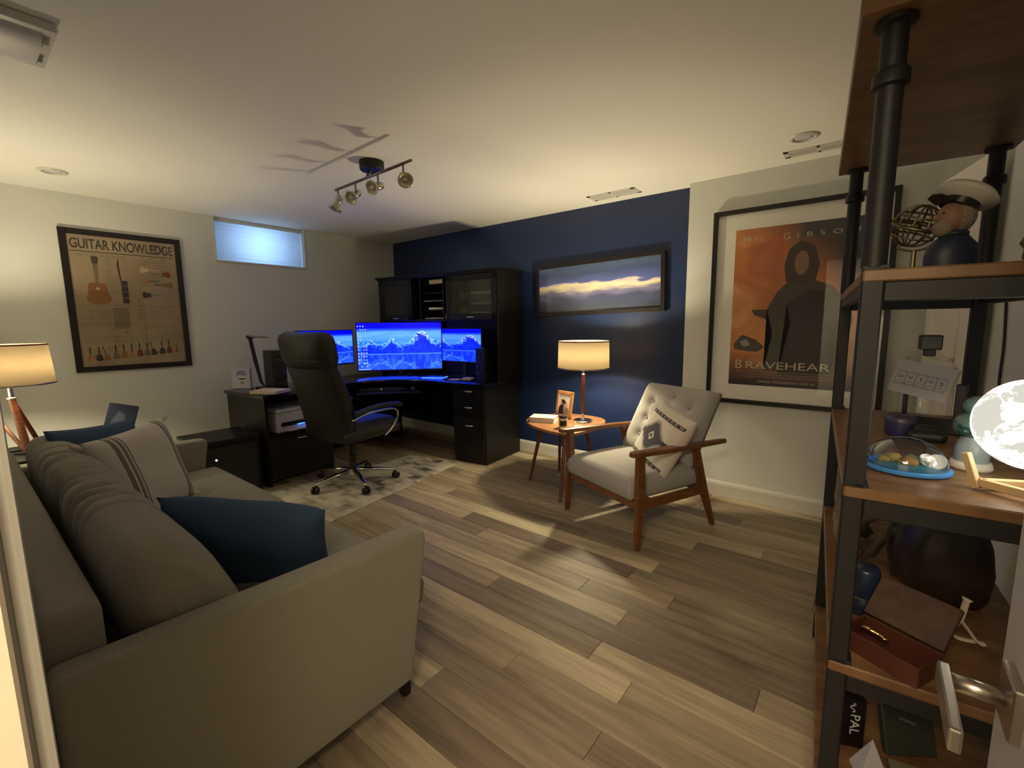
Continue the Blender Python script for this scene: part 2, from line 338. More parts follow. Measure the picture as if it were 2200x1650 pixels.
skirting('baseboard_left', (0.001, YF), (0.001, 0), (1, 0)); skirting('baseboard_right', (XR - 0.001, -G), (XR - 0.001, YF), (-1, 0))
# window: frame, glass and glowing cellular blind set back in the opening
win = struct(ob('window_1', (lambda bm: [box(bm, (-0.24, WY0, WZ0), (-0.20, WY0 + 0.05, H), .003), box(bm, (-0.24, WY1 - 0.05, WZ0), (-0.20, WY1, H), .003), box(bm, (-0.24, WY0, WZ0), (-0.20, WY1, WZ0 + 0.05), .003), box(bm, (-0.24, WY0, H - 0.05), (-0.20, WY1, H), .003)] and bm)(bmesh.new()), M['trim']))
ob('window_sill', B((-0.20, WY0, WZ0 - 0.0), (0.012, WY1, WZ0 + 0.018), 0.004), M['trim'], win)
ob('side_jamb', B((-0.20, WY1 - 0.02, WZ0 + 0.018), (0.006, WY1, H), 0.003), M['trim'], win)
ob('side_jamb', B((-0.20, WY0, WZ0 + 0.018), (0.006, WY0 + 0.012, H), 0.003), M['trim'], win)
ob('glass_pane', B((-0.225, WY0 + 0.05, WZ0 + 0.05), (-0.219, WY1 - 0.05, H - 0.05)), M['glass'], win)
bm = bmesh.new(); n = 18; zt, zb = H - 0.035, WZ0 + 0.025; prev = None
for i in range(n + 1):
    z = zt + (zb - zt) * i / n; xx = -0.055 + (0.002 if i % 2 else 0)
    cur = [bm.verts.new((xx, WY0 + 0.016, z)), bm.verts.new((xx, WY1 - 0.024, z))]
    if prev: bm.faces.new((prev[0], prev[1], cur[1], cur[0]))
    prev = cur
ob('blind', bm, M['blind'], win)
ob('blind_rail', B((-0.075, WY0 + 0.014, H - 0.036), (-0.03, WY1 - 0.022, H), 0.003), M['trim'], win)
# doorway of the camera: left jamb and casing
tr = struct(ob('trim_1', B((4.33, YF - 0.14, 0), (4.35, YF - 0.003, 2.08), 0.003), pr('jamb_paint', (0.78, 0.69, 0.54), 0.4)))
struct(ob('trim_2', B((4.262, YF, 0), (4.335, YF + 0.0125, 2.14), 0.005, 2), M['trim']))
struct(ob('trim_3', B((5.12, YF - 0.14, 0), (5.14, YF - 0.003, 2.08), 0.003), M['trim']))
# open door of the camera's doorway, lever handle
dr = struct(ob('door_1', B((5.045, -3.66, 0.01), (5.08, -2.885, 2.04), 0.002), M['door']))
for z0, z1 in ((0.2, 0.86), (1.02, 1.9)):
    bm = bmesh.new()
    for lo, hi in (((5.040, -3.55, z0), (5.047, -3.53, z1)), ((5.040, -3.08, z0), (5.047, -3.06, z1)), ((5.040, -3.55, z0), (5.047, -3.06, z0 + .02)), ((5.040, -3.55, z1 - .02), (5.047, -3.06, z1))): box(bm, lo, hi, .002)
    ob('panel_molding', bm, M['door'], dr)
dh = ob('door_handle', B((5.034, -3.003, 0.845), (5.046, -2.937, 0.911), 0.002), M['nickel'], dr)
ob('neck', TU([(5.036, -2.970, 0.878), (4.985, -2.970, 0.878)], 0.0105, 16), M['nickel'], dh, smooth=True)
ob('lever', B((4.975, -3.082, 0.864), (4.987, -2.955, 0.892), 0.003, 2), M['nickel'], dh)
# far door standing ajar near the rear corner
d2 = struct(ob('door_2', B((0, -0.018, 0.01), (0.50, 0.018, 2.05), 0.002), pr('far_door_paint', (0.80, 0.76, 0.66), 0.4)))
d2.location = (5.235, -0.735, 0); d2.rotation_euler = (0, 0, math.atan2(0.485, -0.115))
for x0, x1 in ((0.09, 0.41),):
    for z0, z1 in ((0.2, 0.95), (1.12, 1.92)):
        bm = bmesh.new()
        for lo, hi in (((x0, .016, z0), (x0 + .018, .025, z1)), ((x1 - .018, .016, z0), (x1, .025, z1)), ((x0, .016, z0), (x1, .025, z0 + .018)), ((x0, .016, z1 - .018), (x1, .025, z1))): box(bm, lo, hi, .002)
        ob('panel_molding', bm, None, d2).data.materials.append(d2.data.materials[0])
# ------------------------------------------------------------------ ceiling fittings
def can(x, y, label):
    r = root('recessed_light', label, 'ceiling light', (x, y, H), 0, 'recessed ceiling lights')
    ob('trim_ring', LA([(0.050, -0.001), (0.052, -0.010), (0.060, -0.012), (0.074, -0.006), (0.077, -0.001)], 36, cap=False), M['trim'], r, smooth=True)
    ob('lens', LA([(0.0505, -0.004), (0.03, -0.005), (0.001, -0.0055)], 36), M['white'], r, smooth=True)
can(0.60, -3.14, 'round white recessed light in the ceiling above the guitar poster')
can(0.556, -0.566, 'small round recessed light in the ceiling above the black hutch')
can(4.49, -0.572, 'round white recessed light in the ceiling above the orange movie poster')
def vent(x0, x1, y0, y1, label, ns=10):
    r = root('ceiling_vent', label, 'vent', ((x0 + x1) / 2, (y0 + y1) / 2, H), 0, 'ceiling air vents'); w = (x1 - x0) / 2; d = (y1 - y0) / 2
    bm = bmesh.new()
    for lo, hi in (((-w, -d, -.006), (w, -d + .025, 0)), ((-w, d - .025, -.006), (w, d, 0)), ((-w, -d, -.006), (-w + .03, d, 0)), ((w - .03, -d, -.006), (w, d, 0)), ((-.008, -d, -.006), (.008, d, 0))): box(bm, lo, hi, .001)
    ob('frame', bm, M['trim'], r); ob('dark_backing', B((-w + .03, -d + .025, -.0015), (w - .03, d - .025, -.0005)), pr('vent_dark', (0.12, 0.11, 0.09), 0.8), r)
    sl = B((-w + .03, -.003, -.006), (w - .03, .003, -.001), mx=RX(0.5)); me = bpy.data.meshes.new('slat'); sl.to_mesh(me); sl.free(); me.materials.append(M['trim'])
    for i in range(ns): link('slat', me, None, r, T(0, -d + .03 + (2 * d - .06) * (i + .5) / ns, 0))
vent(2.955, 3.362, -0.30, -0.14, 'white slotted air vent in the ceiling above the blue wall')
vent(4.36, 4.72, -0.37, -0.25, 'white air vent in the ceiling between the movie poster and the shelving', 6)
r = root('ceiling_fluorescent_light', 'white rectangular ceiling light fixture at the top left, unlit', 'ceiling light', (2.47, -3.52, H))
ob('housing', B((-0.17, -0.17, -0.03), (0.17, 0.17, 0), 0.005), M['trim'], r)
bm = bmesh.new(); prev = None
for i in range(13):
    a = pi * i / 12; q = [bm.verts.new((-0.13 * math.cos(a), yy, -0.029 - 0.03 * math.sin(a))) for yy in (-0.165, 0.135)]
    if prev: bm.faces.new((prev[0], q[0], q[1], prev[1]))
    prev = q
ob('diffuser', bm, M['white'], r, smooth=True)
for sx in (-1, 1): ob('end_clip', B((sx * .08 - .02, 0.135, -.05), (sx * .08 + .02, 0.155, -.028), .004), M['trim'], r)
# track light
tk = root('track_light', 'dark metal ceiling track light with four small spot heads', 'ceiling light', (2.32, -1.90, H))
ob('canopy', LA([(0.0, 0), (0.076, 0), (0.076, -0.045), (0.070, -0.055), (0.0, -0.058)], 14, cap=False), M['metal'], tk, sharp=30)
ob('hanger', TU([(0, -0.01, -0.05), (0, -0.04, -0.10)], 0.007), M['track'], tk)
BZ = -0.105
ob('bar', TU([(-0.39, -0.025, BZ), (0.45, -0.055, BZ)], 0.0085, 12), M['track'], tk, smooth=True)
for i, (sx, aim) in enumerate(((-0.355, (-0.10, -0.30, -0.75)), (-0.135, (0.20, -0.62, -0.42)), (0.12, (0.18, -0.75, -0.30)), (0.375, (0.75, -0.40, -0.50)))):
    y0 = -0.027 - 0.03 * (sx + .39) / .84
    stem = ob('spot_head', TU([(sx, y0, BZ), (sx, y0, BZ - 0.065)], 0.0055), M['track'], tk)
    q = Vector(aim).normalized().to_track_quat('Z', 'Y').to_matrix().to_4x4(); mx = T(sx, y0, BZ - 0.075) @ q
    ob('spot_body', LA([(0.0, -0.035), (0.020, -0.033), (0.023, -0.02), (0.023, 0.012), (0.019, 0.02), (0.021, 0.028), (0.031, 0.05), (0.033, 0.052)], 20, mx, cap=False), M['nickel'], stem, sharp=40)
    ob('spot_glass', LA([(0.030, 0.050), (0.043, 0.060), (0.044, 0.066), (0.036, 0.064), (0.014, 0.045)], 20, mx, cap=False), pr('spot_rim', (0.55, 0.50, 0.38), 0.2, 0.6), stem, smooth=True)
    ob('spot_bulb', LA([(0.0001, 0.058), (0.012, 0.056), (0.015, 0.046)], 14, mx, cap=False), M['white'], stem, smooth=True)

# ================================================================== SOFA
sf = root('sofa', 'long grey-beige tufted sofa with slim arms along the front wall', 'sofa', (2.60, -3.18, 0))
def arm_bm(x0, x1):
    pts = [(-0.475, 0.085), (0.375, 0.085), (0.455, 0.58), (0.452, 0.615), (-0.475, 0.645)]
    return PR(pts, x0, x1, 0.022, Matrix(((0, 0, 1, 0), (1, 0, 0, 0), (0, 1, 0, 0), (0, 0, 0, 1))), 4)
ob('arm', arm_bm(1.005, 1.10), M['sofa'], sf, sharp=60); ob('arm', arm_bm(-1.10, -1.0), M['sofa'], sf, sharp=60)
ob('base_frame', B((-1.0, -0.44, 0.09), (1.005, 0.385, 0.285), 0.01, 2), M['sofa'], sf)
ob('back_frame', B((-1.0, -0.475, 0.085), (1.0, -0.375, 0.735), 0.03, 4), M['sofa'], sf, sharp=60)
tuft = [(-0.17 * 2, -0.10), (0, -0.10), (0.34, -0.10), (-0.34, 0.16), (0, 0.16), (0.34, 0.16)]
def seat_f(x, y):
    z = 0.012 * (1 - (x / .5) ** 4) * (1 - (y / .42) ** 4)
    for tx, ty in tuft:
        d2 = (x - tx) ** 2 + (y - ty) ** 2; z -= 0.030 * math.exp(-d2 / 0.0016) + 0.010 * math.exp(-d2 / 0.014)
        z -= 0.006 * math.exp(-((y - ty) ** 2) / 0.0003) * math.exp(-((x - tx) ** 2) / 0.02)
    return z
for sx in (-0.4985, 0.5025):
    c = ob('seat_cushion', slab(0.996, 0.80, 0.165, 56, 44, seat_f, 0.04), M['sofa'], sf, T(sx, 0.095, 0.275), smooth=True)
    for tx, ty in tuft:
        ob('button', sph((0, 0, 0), 0.013, 12, 8, (1, 1, .5)), M['sofa'], c, T(tx, ty, 0.165 + 0.012 - 0.034), smooth=True)
def back_cushion(L_, seed):
    rnd = random.Random(seed); bm = bmesh.new(); ns, nc = 72, 34; rings = []
    wr = [(rnd.uniform(-.48, .48 if seed == 5 else .12) * L_, rnd.uniform(.010, .022), rnd.uniform(.007, .019), rnd.uniform(-.25, .25)) for _ in range(17)]
    for i in range(ns + 1):
        s = -1 + 2 * i / ns; x = s * L_ / 2; e = (1 - abs(s) ** 9) ** 0.33 if abs(s) < 1 else 0.0
        e = max(e, 0.55 if i in (0, ns) else 0.6)
        ring = []
        for k in range(nc):
            a = 2 * pi * k / nc; ca, sa = math.cos(a), math.sin(a)
            yy = 0.125 * math.copysign(abs(ca) ** 0.75, ca); zz = 0.19 * math.copysign(abs(sa) ** 0.62, sa)
            yy *= 1.0 - 0.22 * (zz / 0.19)              # narrower at the top
            w = 0
            if sa > 0.0 or ca < -0.3:
                for wx, ww, wd, sl in wr:
                    xx = x - wx - sl * 0.15 * ca; w -= wd * math.exp(-(xx / ww) ** 2) * max(0, 0.35 + 0.65 * sa) * 1.0
            r_ = 1 + w / 0.15
            ring.append(bm.verts.new((x, (yy * e) * r_ - 0.05 * (zz / 0.19), zz * (0.35 + 0.65 * e) * r_)))
        rings.append(ring)
    for a, b_ in zip(rings, rings[1:]):
        for k in range(nc): bm.faces.new((a[k], a[(k + 1) % nc], b_[(k + 1) % nc], b_[k]))
    bm.faces.new(rings[0][::-1]); bm.faces.new(rings[-1]); return bm
ob('back_cushion', back_cushion(0.99, 5), M['sofa'], sf, T(-0.50, -0.215, 0.62), smooth=True)
ob('back_cushion', back_cushion(0.99, 9), M['sofa'], sf, T(0.495, -0.215, 0.62), smooth=True)
for sx in (-1.045, 1.045):
    for sy in (-0.42, 0.375):
        ob('leg', taper(bmesh.new(), (sx, sy - .0, 0.0), (sx, sy - 0.012, 0.095), (0.028, 0.028), (0.045, 0.045), 0.002), M['frame'], sf)

def frame3(c, xd, ud):
    """matrix with local x along xd, local y along ud (orthogonalised), centre c"""
    x = Vector(xd).normalized(); u = Vector(ud); u = (u - x * u.dot(x)).normalized(); n = x.cross(u)
    return Matrix(((x.x, u.x, n.x, c[0]), (x.y, u.y, n.y, c[1]), (x.z, u.z, n.z, c[2]), (0, 0, 0, 1)))
o = ob('throw_pillow', pillow(0.52, 0.44, 0.15, 30, 0.06, .006, 1), M['navy'], None, frame3((3.25, -3.115, 0.570), (0.36, 0.335, -0.06), (0.10, -0.11, 0.30)), smooth=True)
tag(o, 'plain blue throw pillow leaning against the near arm of the grey sofa', 'pillow')
o = ob('throw_pillow', pillow(0.40, 0.40, 0.14, 26, 0.07, .005, 2), M['navy'], None, frame3((1.83, -3.27, 0.648), (0.18, -0.40, 0.02), (-0.06, -0.13, 0.42)), smooth=True)
tag(o, 'plain blue throw pillow behind the white striped pillow at the far end of the sofa', 'pillow')
# striped pillow
m = pr('striped_fabric', (0.62, 0.58, 0.53), 0.9, bump=(350, 0.4)); nt, N, L, b = grow(m)
tc = N.new('ShaderNodeTexCoord'); sx_ = N.new('ShaderNodeSeparateXYZ'); cr = N.new('ShaderNodeValToRGB'); mr = N.new('ShaderNodeMapRange'); mr.inputs[1].default_value = -0.23; mr.inputs[2].default_value = 0.23
cr.color_ramp.interpolation = 'CONSTANT'; cr.color_ramp.elements[0].color = (0.62, 0.58, 0.53, 1); cr.color_ramp.elements[1].position = 0.999; cr.color_ramp.elements[1].color = (0.62, 0.58, 0.53, 1)
for p, c_ in ((0.20, 0), (0.245, 1), (0.265, 0), (0.295, 1), (0.31, 0), (0.325, 1), (0.80, 0), (0.835, 1), (0.85, 0), (0.87, 1)):
    e = cr.color_ramp.elements.new(p); e.color = (0.62, 0.58, 0.53, 1) if c_ else (0.20, 0.175, 0.15, 1)
L.new(tc.outputs['Object'], sx_.inputs[0]); L.new(sx_.outputs['X'], mr.inputs[0]); L.new(mr.outputs[0], cr.inputs[0]); L.new(cr.outputs[0], b.inputs['Base Color'])
o = ob('throw_pillow', pillow(0.43, 0.46, 0.15, 30, 0.06, .004, 3), m, None, frame3((2.14, -3.17, 0.625), (-0.235, 0.345, 0.03), (-0.05, -0.12, 0.40)), smooth=True)
tag(o, 'white throw pillow with thin grey stripes, standing on the sofa', 'pillow')
for sx, sy in ((.23, .22), (-.23, -.22), (.23, -.22), (-.23, .22)):
    ob('tassel', TU([(sx * .90, sy * .90, 0), (sx * 1.0, sy * 1.0, 0), (sx * 1.08, sy * 1.04, 0)], [0.004, 0.012, 0.009], 8), M['cream'], o, smooth=True)

# ================================================================== ARMCHAIR
ac = root('armchair', 'wood-framed armchair with grey button-tufted upholstery beside the blue wall', 'armchair', (3.695, -0.87, 0), math.radians(-22.5))
for s in (-1, 1):
    bm = bmesh.new(); taper(bm, (s * .345, -.335, 0), (s * .338, -.315, .34), (.030, .032), (.046, .052), .005); taper(bm, (s * .338, -.315, .34), (s * .338, -.318, .572), (.046, .052), (.040, .046), .004)
    ob('leg', bm, M['wood'], ac, sharp=40)
    bm = bmesh.new(); taper(bm, (s * .335, .345, 0), (s * .325, .235, .30), (.028, .034), (.042, .055), .005); taper(bm, (s * .325, .235, .30), (s * .325, .16, .562), (.042, .055), (.036, .042), .004)
    ob('leg', bm, M['wood'], ac, sharp=40)
    out = [(-.37, -.030), (-.40, -.012), (-.40, .022), (-.37, .034), (-.15, .036), (.10, .030), (.30, .018), (.42, .014), (.435, -.004), (.40, -.022), (.15, -.030)]
    pts = [(s * .343 + (p[1] if s > 0 else -p[1]) , p[0]) for p in out]
    if s < 0: pts = pts[::-1]
    ob('armrest', PR(pts, 0, 0.028, 0.007, T(0, 0, .572) @ T(0, -.4, 0) @ RX(-0.035) @ T(0, .4, 0), 2), M['wood'], ac, sharp=50)
    ob('side_rail', B((s * .330 - .012, -.30, .235), (s * .330 + .012, .26, .29), .004, 2), M['wood'], ac)
ob('front_rail', B((-.33, -.325, .235), (.33, -.303, .285), .004, 2), M['woodx'], ac)
ob('back_rail', B((-.33, .24, .235), (.33, .262, .285), .004, 2), M['woodx'], ac)
def cf(x, y): return 0.022 * (1 - (x / .31) ** 4) * (1 - (y / .31) ** 4)
o = ob('seat_cushion', slab(.60, .60, .125, 30, 30, cf, .022), M['chairfab'], ac, T(0, -.052, .292), smooth=True)
def bk():
    W_, H_, D_ = .60, .53, .075; n = 40; bm = bmesh.new(); f = {}; r = {}
    bt = [(-.16, .11), (.16, .11), (-.16, -.02), (.16, -.02), (0, .045), (-.16, -.15), (.16, -.15), (0, -.085), (0, .17)]
    for i in range(n + 1):
        for j in range(n + 1):
            u = -1 + 2 * i / n; v = -1 + 2 * j / n; x = W_ / 2 * u * (1 - .02 * (v * .5 + .5)); y = H_ / 2 * v
            z = D_ * (1 - abs(u) ** 10) ** .4 * (1 - abs(v) ** 10) ** .4 if max(abs(u), abs(v)) < 1 else 0
            for bx, by in bt:
                d2 = (x - bx) ** 2 + (y - by) ** 2; z -= .020 * math.exp(-d2 / .0009) + .008 * math.exp(-d2 / .006)
            z -= .005 * sum(math.exp(-((x - bx) / .012) ** 2) for bx in (-.16, 0, .16)) * (1 - v * v)
            z = max(z, 0.002) if max(abs(u), abs(v)) < 1 else 0
            f[i, j] = bm.verts.new((x, y, z))
    for i in range(n):
        for j in range(n): bm.faces.new((f[i, j], f[i + 1, j], f[i + 1, j + 1], f[i, j + 1]))
    loop = [(i, 0) for i in range(n)] + [(n, j) for j in range(n)] + [(i, n) for i in range(n, 0, -1)] + [(0, j) for j in range(n, 0, -1)]
    prev = [f[k] for k in loop]; cur = [bm.verts.new((v.co.x, v.co.y, -.03)) for v in prev]
    for a in range(len(loop)): q = (a + 1) % len(loop); bm.faces.new((prev[a], cur[a], cur[q], prev[q]))
    bm.faces.new(cur); return bm, bt
bm, bt = bk(); tilt = math.atan2(.27, .47)
bmx = T(0, .285, .635) @ RX(pi / 2 - tilt)
o = ob('backrest', bm, M['chairfab'], ac, bmx, smooth=True)
for bx, by in bt: ob('button', sph((0, 0, 0), .010, 12, 8, (1, 1, .6)), M['chairfab'], o, T(bx, by, .052), smooth=True)
# patterned pillow
m = pr('patterned_fabric', (0.66, 0.60, 0.50), 0.9, bump=(320, 0.4)); M['patt'] = m; M['ink'] = pr('pattern_ink', (0.06, 0.055, 0.06), 0.9); M['inkg'] = pr('pattern_grey', (0.30, 0.28, 0.25), 0.9)
PW_, PH_, PT_ = .43, .45, .15
pm_ = ac.matrix_basis
awm = T(3.695, -0.87, 0) @ RZ(math.radians(-22.5))
pmx = awm @ T(0.160, 0.045, 0.570) @ RZ(math.radians(-17)) @ RX(pi / 2 - 0.46) @ RZ(math.radians(-10))
ap = ob('throw_pillow', pillow(PW_, PH_, PT_, 44, 0.05, 0, 4), m, None, pmx, smooth=True)
tag(ap, 'white pillow with dark geometric diamond pattern, leaning in the armchair', 'pillow')
def on_pillow(polys, name, mat, w, h, t, parent, lift=.0012, pinch=.05, res=.004):
    """print flat polygons onto the front of a pillow as a thin skin that follows it"""
    bm = bmesh.new(); vs = {}
    def inside(x, y, P):
        c = False
        for k in range(len(P)):
            (x1, y1), (x2, y2) = P[k - 1], P[k]
            if (y1 > y) != (y2 > y) and x < (x2 - x1) * (y - y1) / (y2 - y1) + x1: c = not c
        return c
    def V(i, j):
        if (i, j) not in vs: vs[i, j] = bm.verts.new((i * res, j * res, 0))
        return vs[i, j]
    cells = set()
    for P in polys:
        for i in range(int(min(p[0] for p in P) / res) - 2, int(max(p[0] for p in P) / res) + 2):
            for j in range(int(min(p[1] for p in P) / res) - 2, int(max(p[1] for p in P) / res) + 2):
                if inside((i + .5) * res, (j + .5) * res, P): cells.add((i, j))
    for i, j in sorted(cells): bm.faces.new((V(i, j), V(i + 1, j), V(i + 1, j + 1), V(i, j + 1)))
    for v in bm.verts:
        u = max(-.97, min(.97, v.co.x / (w / 2))); q = max(-.97, min(.97, v.co.y / (h / 2)))
        v.co.x *= (1 - pinch * (1 - q * q) * abs(u) ** 2); v.co.y *= (1 - pinch * (1 - u * u) * abs(q) ** 2)
        v.co.z = t / 2 * ((1 - u ** 4) * (1 - q ** 4)) ** .55 + lift
    return ob(name, bm, mat, parent, smooth=True)
polys = []; gre = []
for yy in (.150, -.150):
    polys.append([(-.205, yy - .012), (.205, yy - .012), (.205, yy + .012), (-.205, yy + .012)])
def stair(r1, r2):
    s = [(-r1, 0), (-r1 * .72, .022), (-r1 * .72 + .012, .032), (-r1 * .45, .045), (-r1 * .45 + .012, .058), (-.02, r2), (.02, r2), (r1 * .45 - .012, .058), (r1 * .45, .045), (r1 * .72 - .012, .032), (r1 * .72, .022), (r1, 0)]
    return s + [(x, -y) for x, y in s[::-1]][1:-1]
gre.append([(x * 1.22 - .012, y * 1.22) for x, y in stair(.14, .088)])
polys.append([(-.205, -.016), (-.12, -.016), (-.12, .016), (-.205, .016)]); polys.append([(.12, -.016), (.205, -.016), (.205, .016), (.12, .016)])
on_pillow(gre, 'printed_border', M['inkg'], PW_, PH_, PT_, ap, .001); on_pillow(polys + [[(x - .012, y) for x, y in stair(.14, .088)]], 'printed_pattern', M['ink'], PW_, PH_, PT_, ap, .0022)
wh = [[(-.046, 0), (-.012, .034), (.022, 0), (-.012, -.034)]]
for yy in (.150, -.150):
    for k in range(9):
        x0 = -.185 + k * .045; sg = 1 if k % 2 else -1
        for dx in (0, .013): wh.append([(x0 + dx - sg * .006, yy - .008), (x0 + dx + .005 - sg * .006, yy - .008), (x0 + dx + .005 + sg * .004, yy), (x0 + dx + .005 - sg * .006, yy + .008), (x0 + dx - sg * .006, yy + .008), (x0 + dx + sg * .004, yy)])
on_pillow(wh, 'printed_chevrons', m, PW_, PH_, PT_, ap, .0034, res=.002)['kind'] = 'stuff'; on_pillow([[(-.028, 0), (-.012, .016), (.004, 0), (-.012, -.016)]], 'printed_centre', M['ink'], PW_, PH_, PT_, ap, .0046)

# ================================================================== SIDE TABLE + LAMP
st = root('side_table', 'small wooden side table with rounded top and splayed legs beside the armchair', 'side table', (2.94, -0.62, 0))
out = spline([(x - 2.94, y + .62, 0) for x, y in ((2.655, -.74), (2.84, -.885), (3.10, -.955), (3.235, -.86), (3.25, -.52), (3.14, -.31), (2.9, -.27), (2.70, -.36), (2.63, -.55))], 6, True)
ob('tabletop', PR([(p.x, p.y) for p in out], 0.505, 0.527, 0.005, None, 2), M['tabletop'], st, sharp=40)
for a, b_ in (((-.266, -.10, 0), (-.16, -.06, .505)), ((.20, -.355, 0), (.15, -.20, .505)), ((.20, .20, 0), (.13, .14, .505)), ((-.20, .26, 0), (-.13, .17, .505))):
    ob('leg', TU([a, b_], [.0105, .018], 14), M['lampwood'], st, sharp=50)
def table_lamp(name, label, x, y, z0, zs, r1, r2, zt, parts, cat='lamp'):
    r = root(name, label, cat, (x, y, z0)); parts(r)
    s0, s1 = zs - z0, zt - z0
    bm = LA([(r1, s0), (r2, s1)], 64, cap=False); bmesh.ops.solidify(bm, geom=bm.faces[:], thickness=0.0015)
    sh = ob('lamp_shade', bm, M['shade'], r, smooth=True)
    for zz, rr in ((s0, r1), (s1 - .008, r2 + .0)):
        ob('shade_band', LA([(rr + .0012, zz), (rr + .0022, zz + .001), (rr + .0022, zz + .008), (rr + .0012, zz + .009)], 64, cap=False), M['red'] if zz > s0 else M['nickel'], sh, smooth=True)
    bm = bmesh.new()
    for k in range(3):
        a = 2 * pi * k / 3 + .4; tube(bm, [(0, 0, s1 - .035), (r2 * .98 * math.cos(a), r2 * .98 * math.sin(a), s1 - .01)], .002, 6)
    ob('shade_spider', bm, M['nickel'], r)
    return r
def p1(r):
    ob('base', LA([(0.0001, .021), (.03, .021), (.072, .017), (.080, .012), (.082, 0), (.0001, 0)][::-1], 40, cap=False), M['chrome'], r, sharp=40)
    ob('finial', LA([(.024, .018), (.010, .036), (.007, .06), (.010, .072)], 24), M['chrome'], r, smooth=True)
    ob('stem', LA([(.0115, .07), (.015, .10), (.0165, .20), (.015, .32), (.0135, .385)], 24), M['lampwood'], r, sharp=40)
    ob('neck', LA([(.014, .385), (.0145, .39), (.010, .394), (.009, .44), (.008, .50)], 20), M['chrome'], r, sharp=40)
table_lamp('table_lamp', 'table lamp with wooden stem and cream drum shade, lit, on the side table', 3.07, -.52, .527, .965, .205, .200, 1.185, p1)
o = root('picture_frame', 'small wooden photo frame of a couple on the side table', 'picture frame', (2.865, -.50, .5275), math.radians(-14))
fx = RX(-0.16)
bm = bmesh.new(); w, h = .095, .115
for lo, hi in (((-w, -.008, 0), (-w + .028, .008, 2 * h)), ((w - .028, -.008, 0), (w, .008, 2 * h)), ((-w, -.008, 0), (w, .008, .028)), ((-w, -.008, 2 * h - .028), (w, .008, 2 * h))): box(bm, lo, hi, .003)
bm.transform(fx); ob('frame', bm, pr('oak_frame', (0.42, 0.19, 0.05), .4, var=(8, (.30, .13, .03), (6, 1, 1))), o)
ob('photo', B((-w + .027, -.004, .027), (w - .027, .001, 2 * h - .027), mx=fx), pr('photo_ground', (0.55, 0.5, 0.42), .3), o)
def xz(pts, yy, mx=None):
    bm = bmesh.new(); bm.faces.new([bm.verts.new((p[0], yy, p[1])) for p in pts]); bmesh.ops.triangulate(bm, faces=bm.faces[:])
    if mx is not None: bm.transform(mx)
    return bm
def ell(cx_, cy_, rx, ry, n=18, a0=0, a1=2 * pi): return [(cx_ + rx * math.cos(a0 + (a1 - a0) * i / n), cy_ + ry * math.sin(a0 + (a1 - a0) * i / n)) for i in range(n)]
ob('photo_print', xz([(-.06, .03), (-.055, .09), (-.035, .115), (-.005, .11), (.005, .03)], -.0048, fx), pr('photo_dark', (.03, .03, .035), .3), o)
ob('photo_print', xz([(.0, .03), (.008, .085), (.03, .10), (.055, .08), (.06, .03)], -.0050, fx), pr('photo_brown', (.25, .13, .08), .3), o)
ob('photo_print', xz(ell(-.022, .135, .019, .026), -.0052, fx), pr('photo_skin', (.45, .27, .17), .4), o); ob('photo_print', xz(ell(.026, .118, .017, .023), -.0053, fx), pr('photo_skin_b', (.50, .30, .2), .4), o)
ob('easel_back', B((-.02, .005, 0), (.02, .009, .17), mx=T(0, .0, 0) @ RX(0.42) @ T(0, .0, 0)), M['frame'], o).location = (0, .065, 0)
def book(name, label, x, y, z, rz, w, d, h, cov, pages='cream', group=None, spine=None):
    r = root(name, label, 'book', (x, y, z), rz, group)
    bm = bmesh.new(); box(bm, (-w / 2, -d / 2, 0), (w / 2, d / 2, .003), .0008); box(bm, (-w / 2, -d / 2, h - .003), (w / 2, d / 2, h), .0008); box(bm, (-w / 2, d / 2 - .003, 0), (w / 2, d / 2, h), .0008)
    ob('cover', bm, cov, r); ob('pages', B((-w / 2 + .004, -d / 2 + .004, .003), (w / 2 - .004, d / 2 - .003, h - .003)), M[pages], r); return r
book('book', 'thick pale paperback lying on the side table by the photo frame', 2.80, -.69, .5275, math.radians(20), .21, .15, .042, M['pink'])
cj = root('candle_jar', 'small dark-lidded candle jar at the front of the side table', 'candle', (3.055, -.80, .5275))
ob('jar', LA([(.0001, 0), (.030, 0), (.033, .004), (.033, .070), (.028, .078)], 28, cap=False), pr('jar_cream', (.55, .5, .4), .25), cj, smooth=True)
ob('lid', LA([(.031, .078), (.032, .080), (.032, .094), (.0001, .096)], 28, cap=False), M['frame'], cj, sharp=40)
lb = bmesh.new(); prev = None
for i in range(15):
    a = math.radians(-130 + 110 * i / 14 + 25); q = [lb.verts.new((.0336 * math.cos(a), .0336 * math.sin(a), z)) for z in (.018, .058)]
    if prev: lb.faces.new((prev[0], q[0], q[1], prev[1]))
    prev = q
ob('label', lb, M['frame'], cj, smooth=True)
tag(ob('paper_note', B((-.05, -.035, 0), (.05, .035, .001), mx=RZ(.5)), M['mat'], None, T(3.15, -.69, .528)), 'white slip of paper by the lamp base on the side table', 'paper')

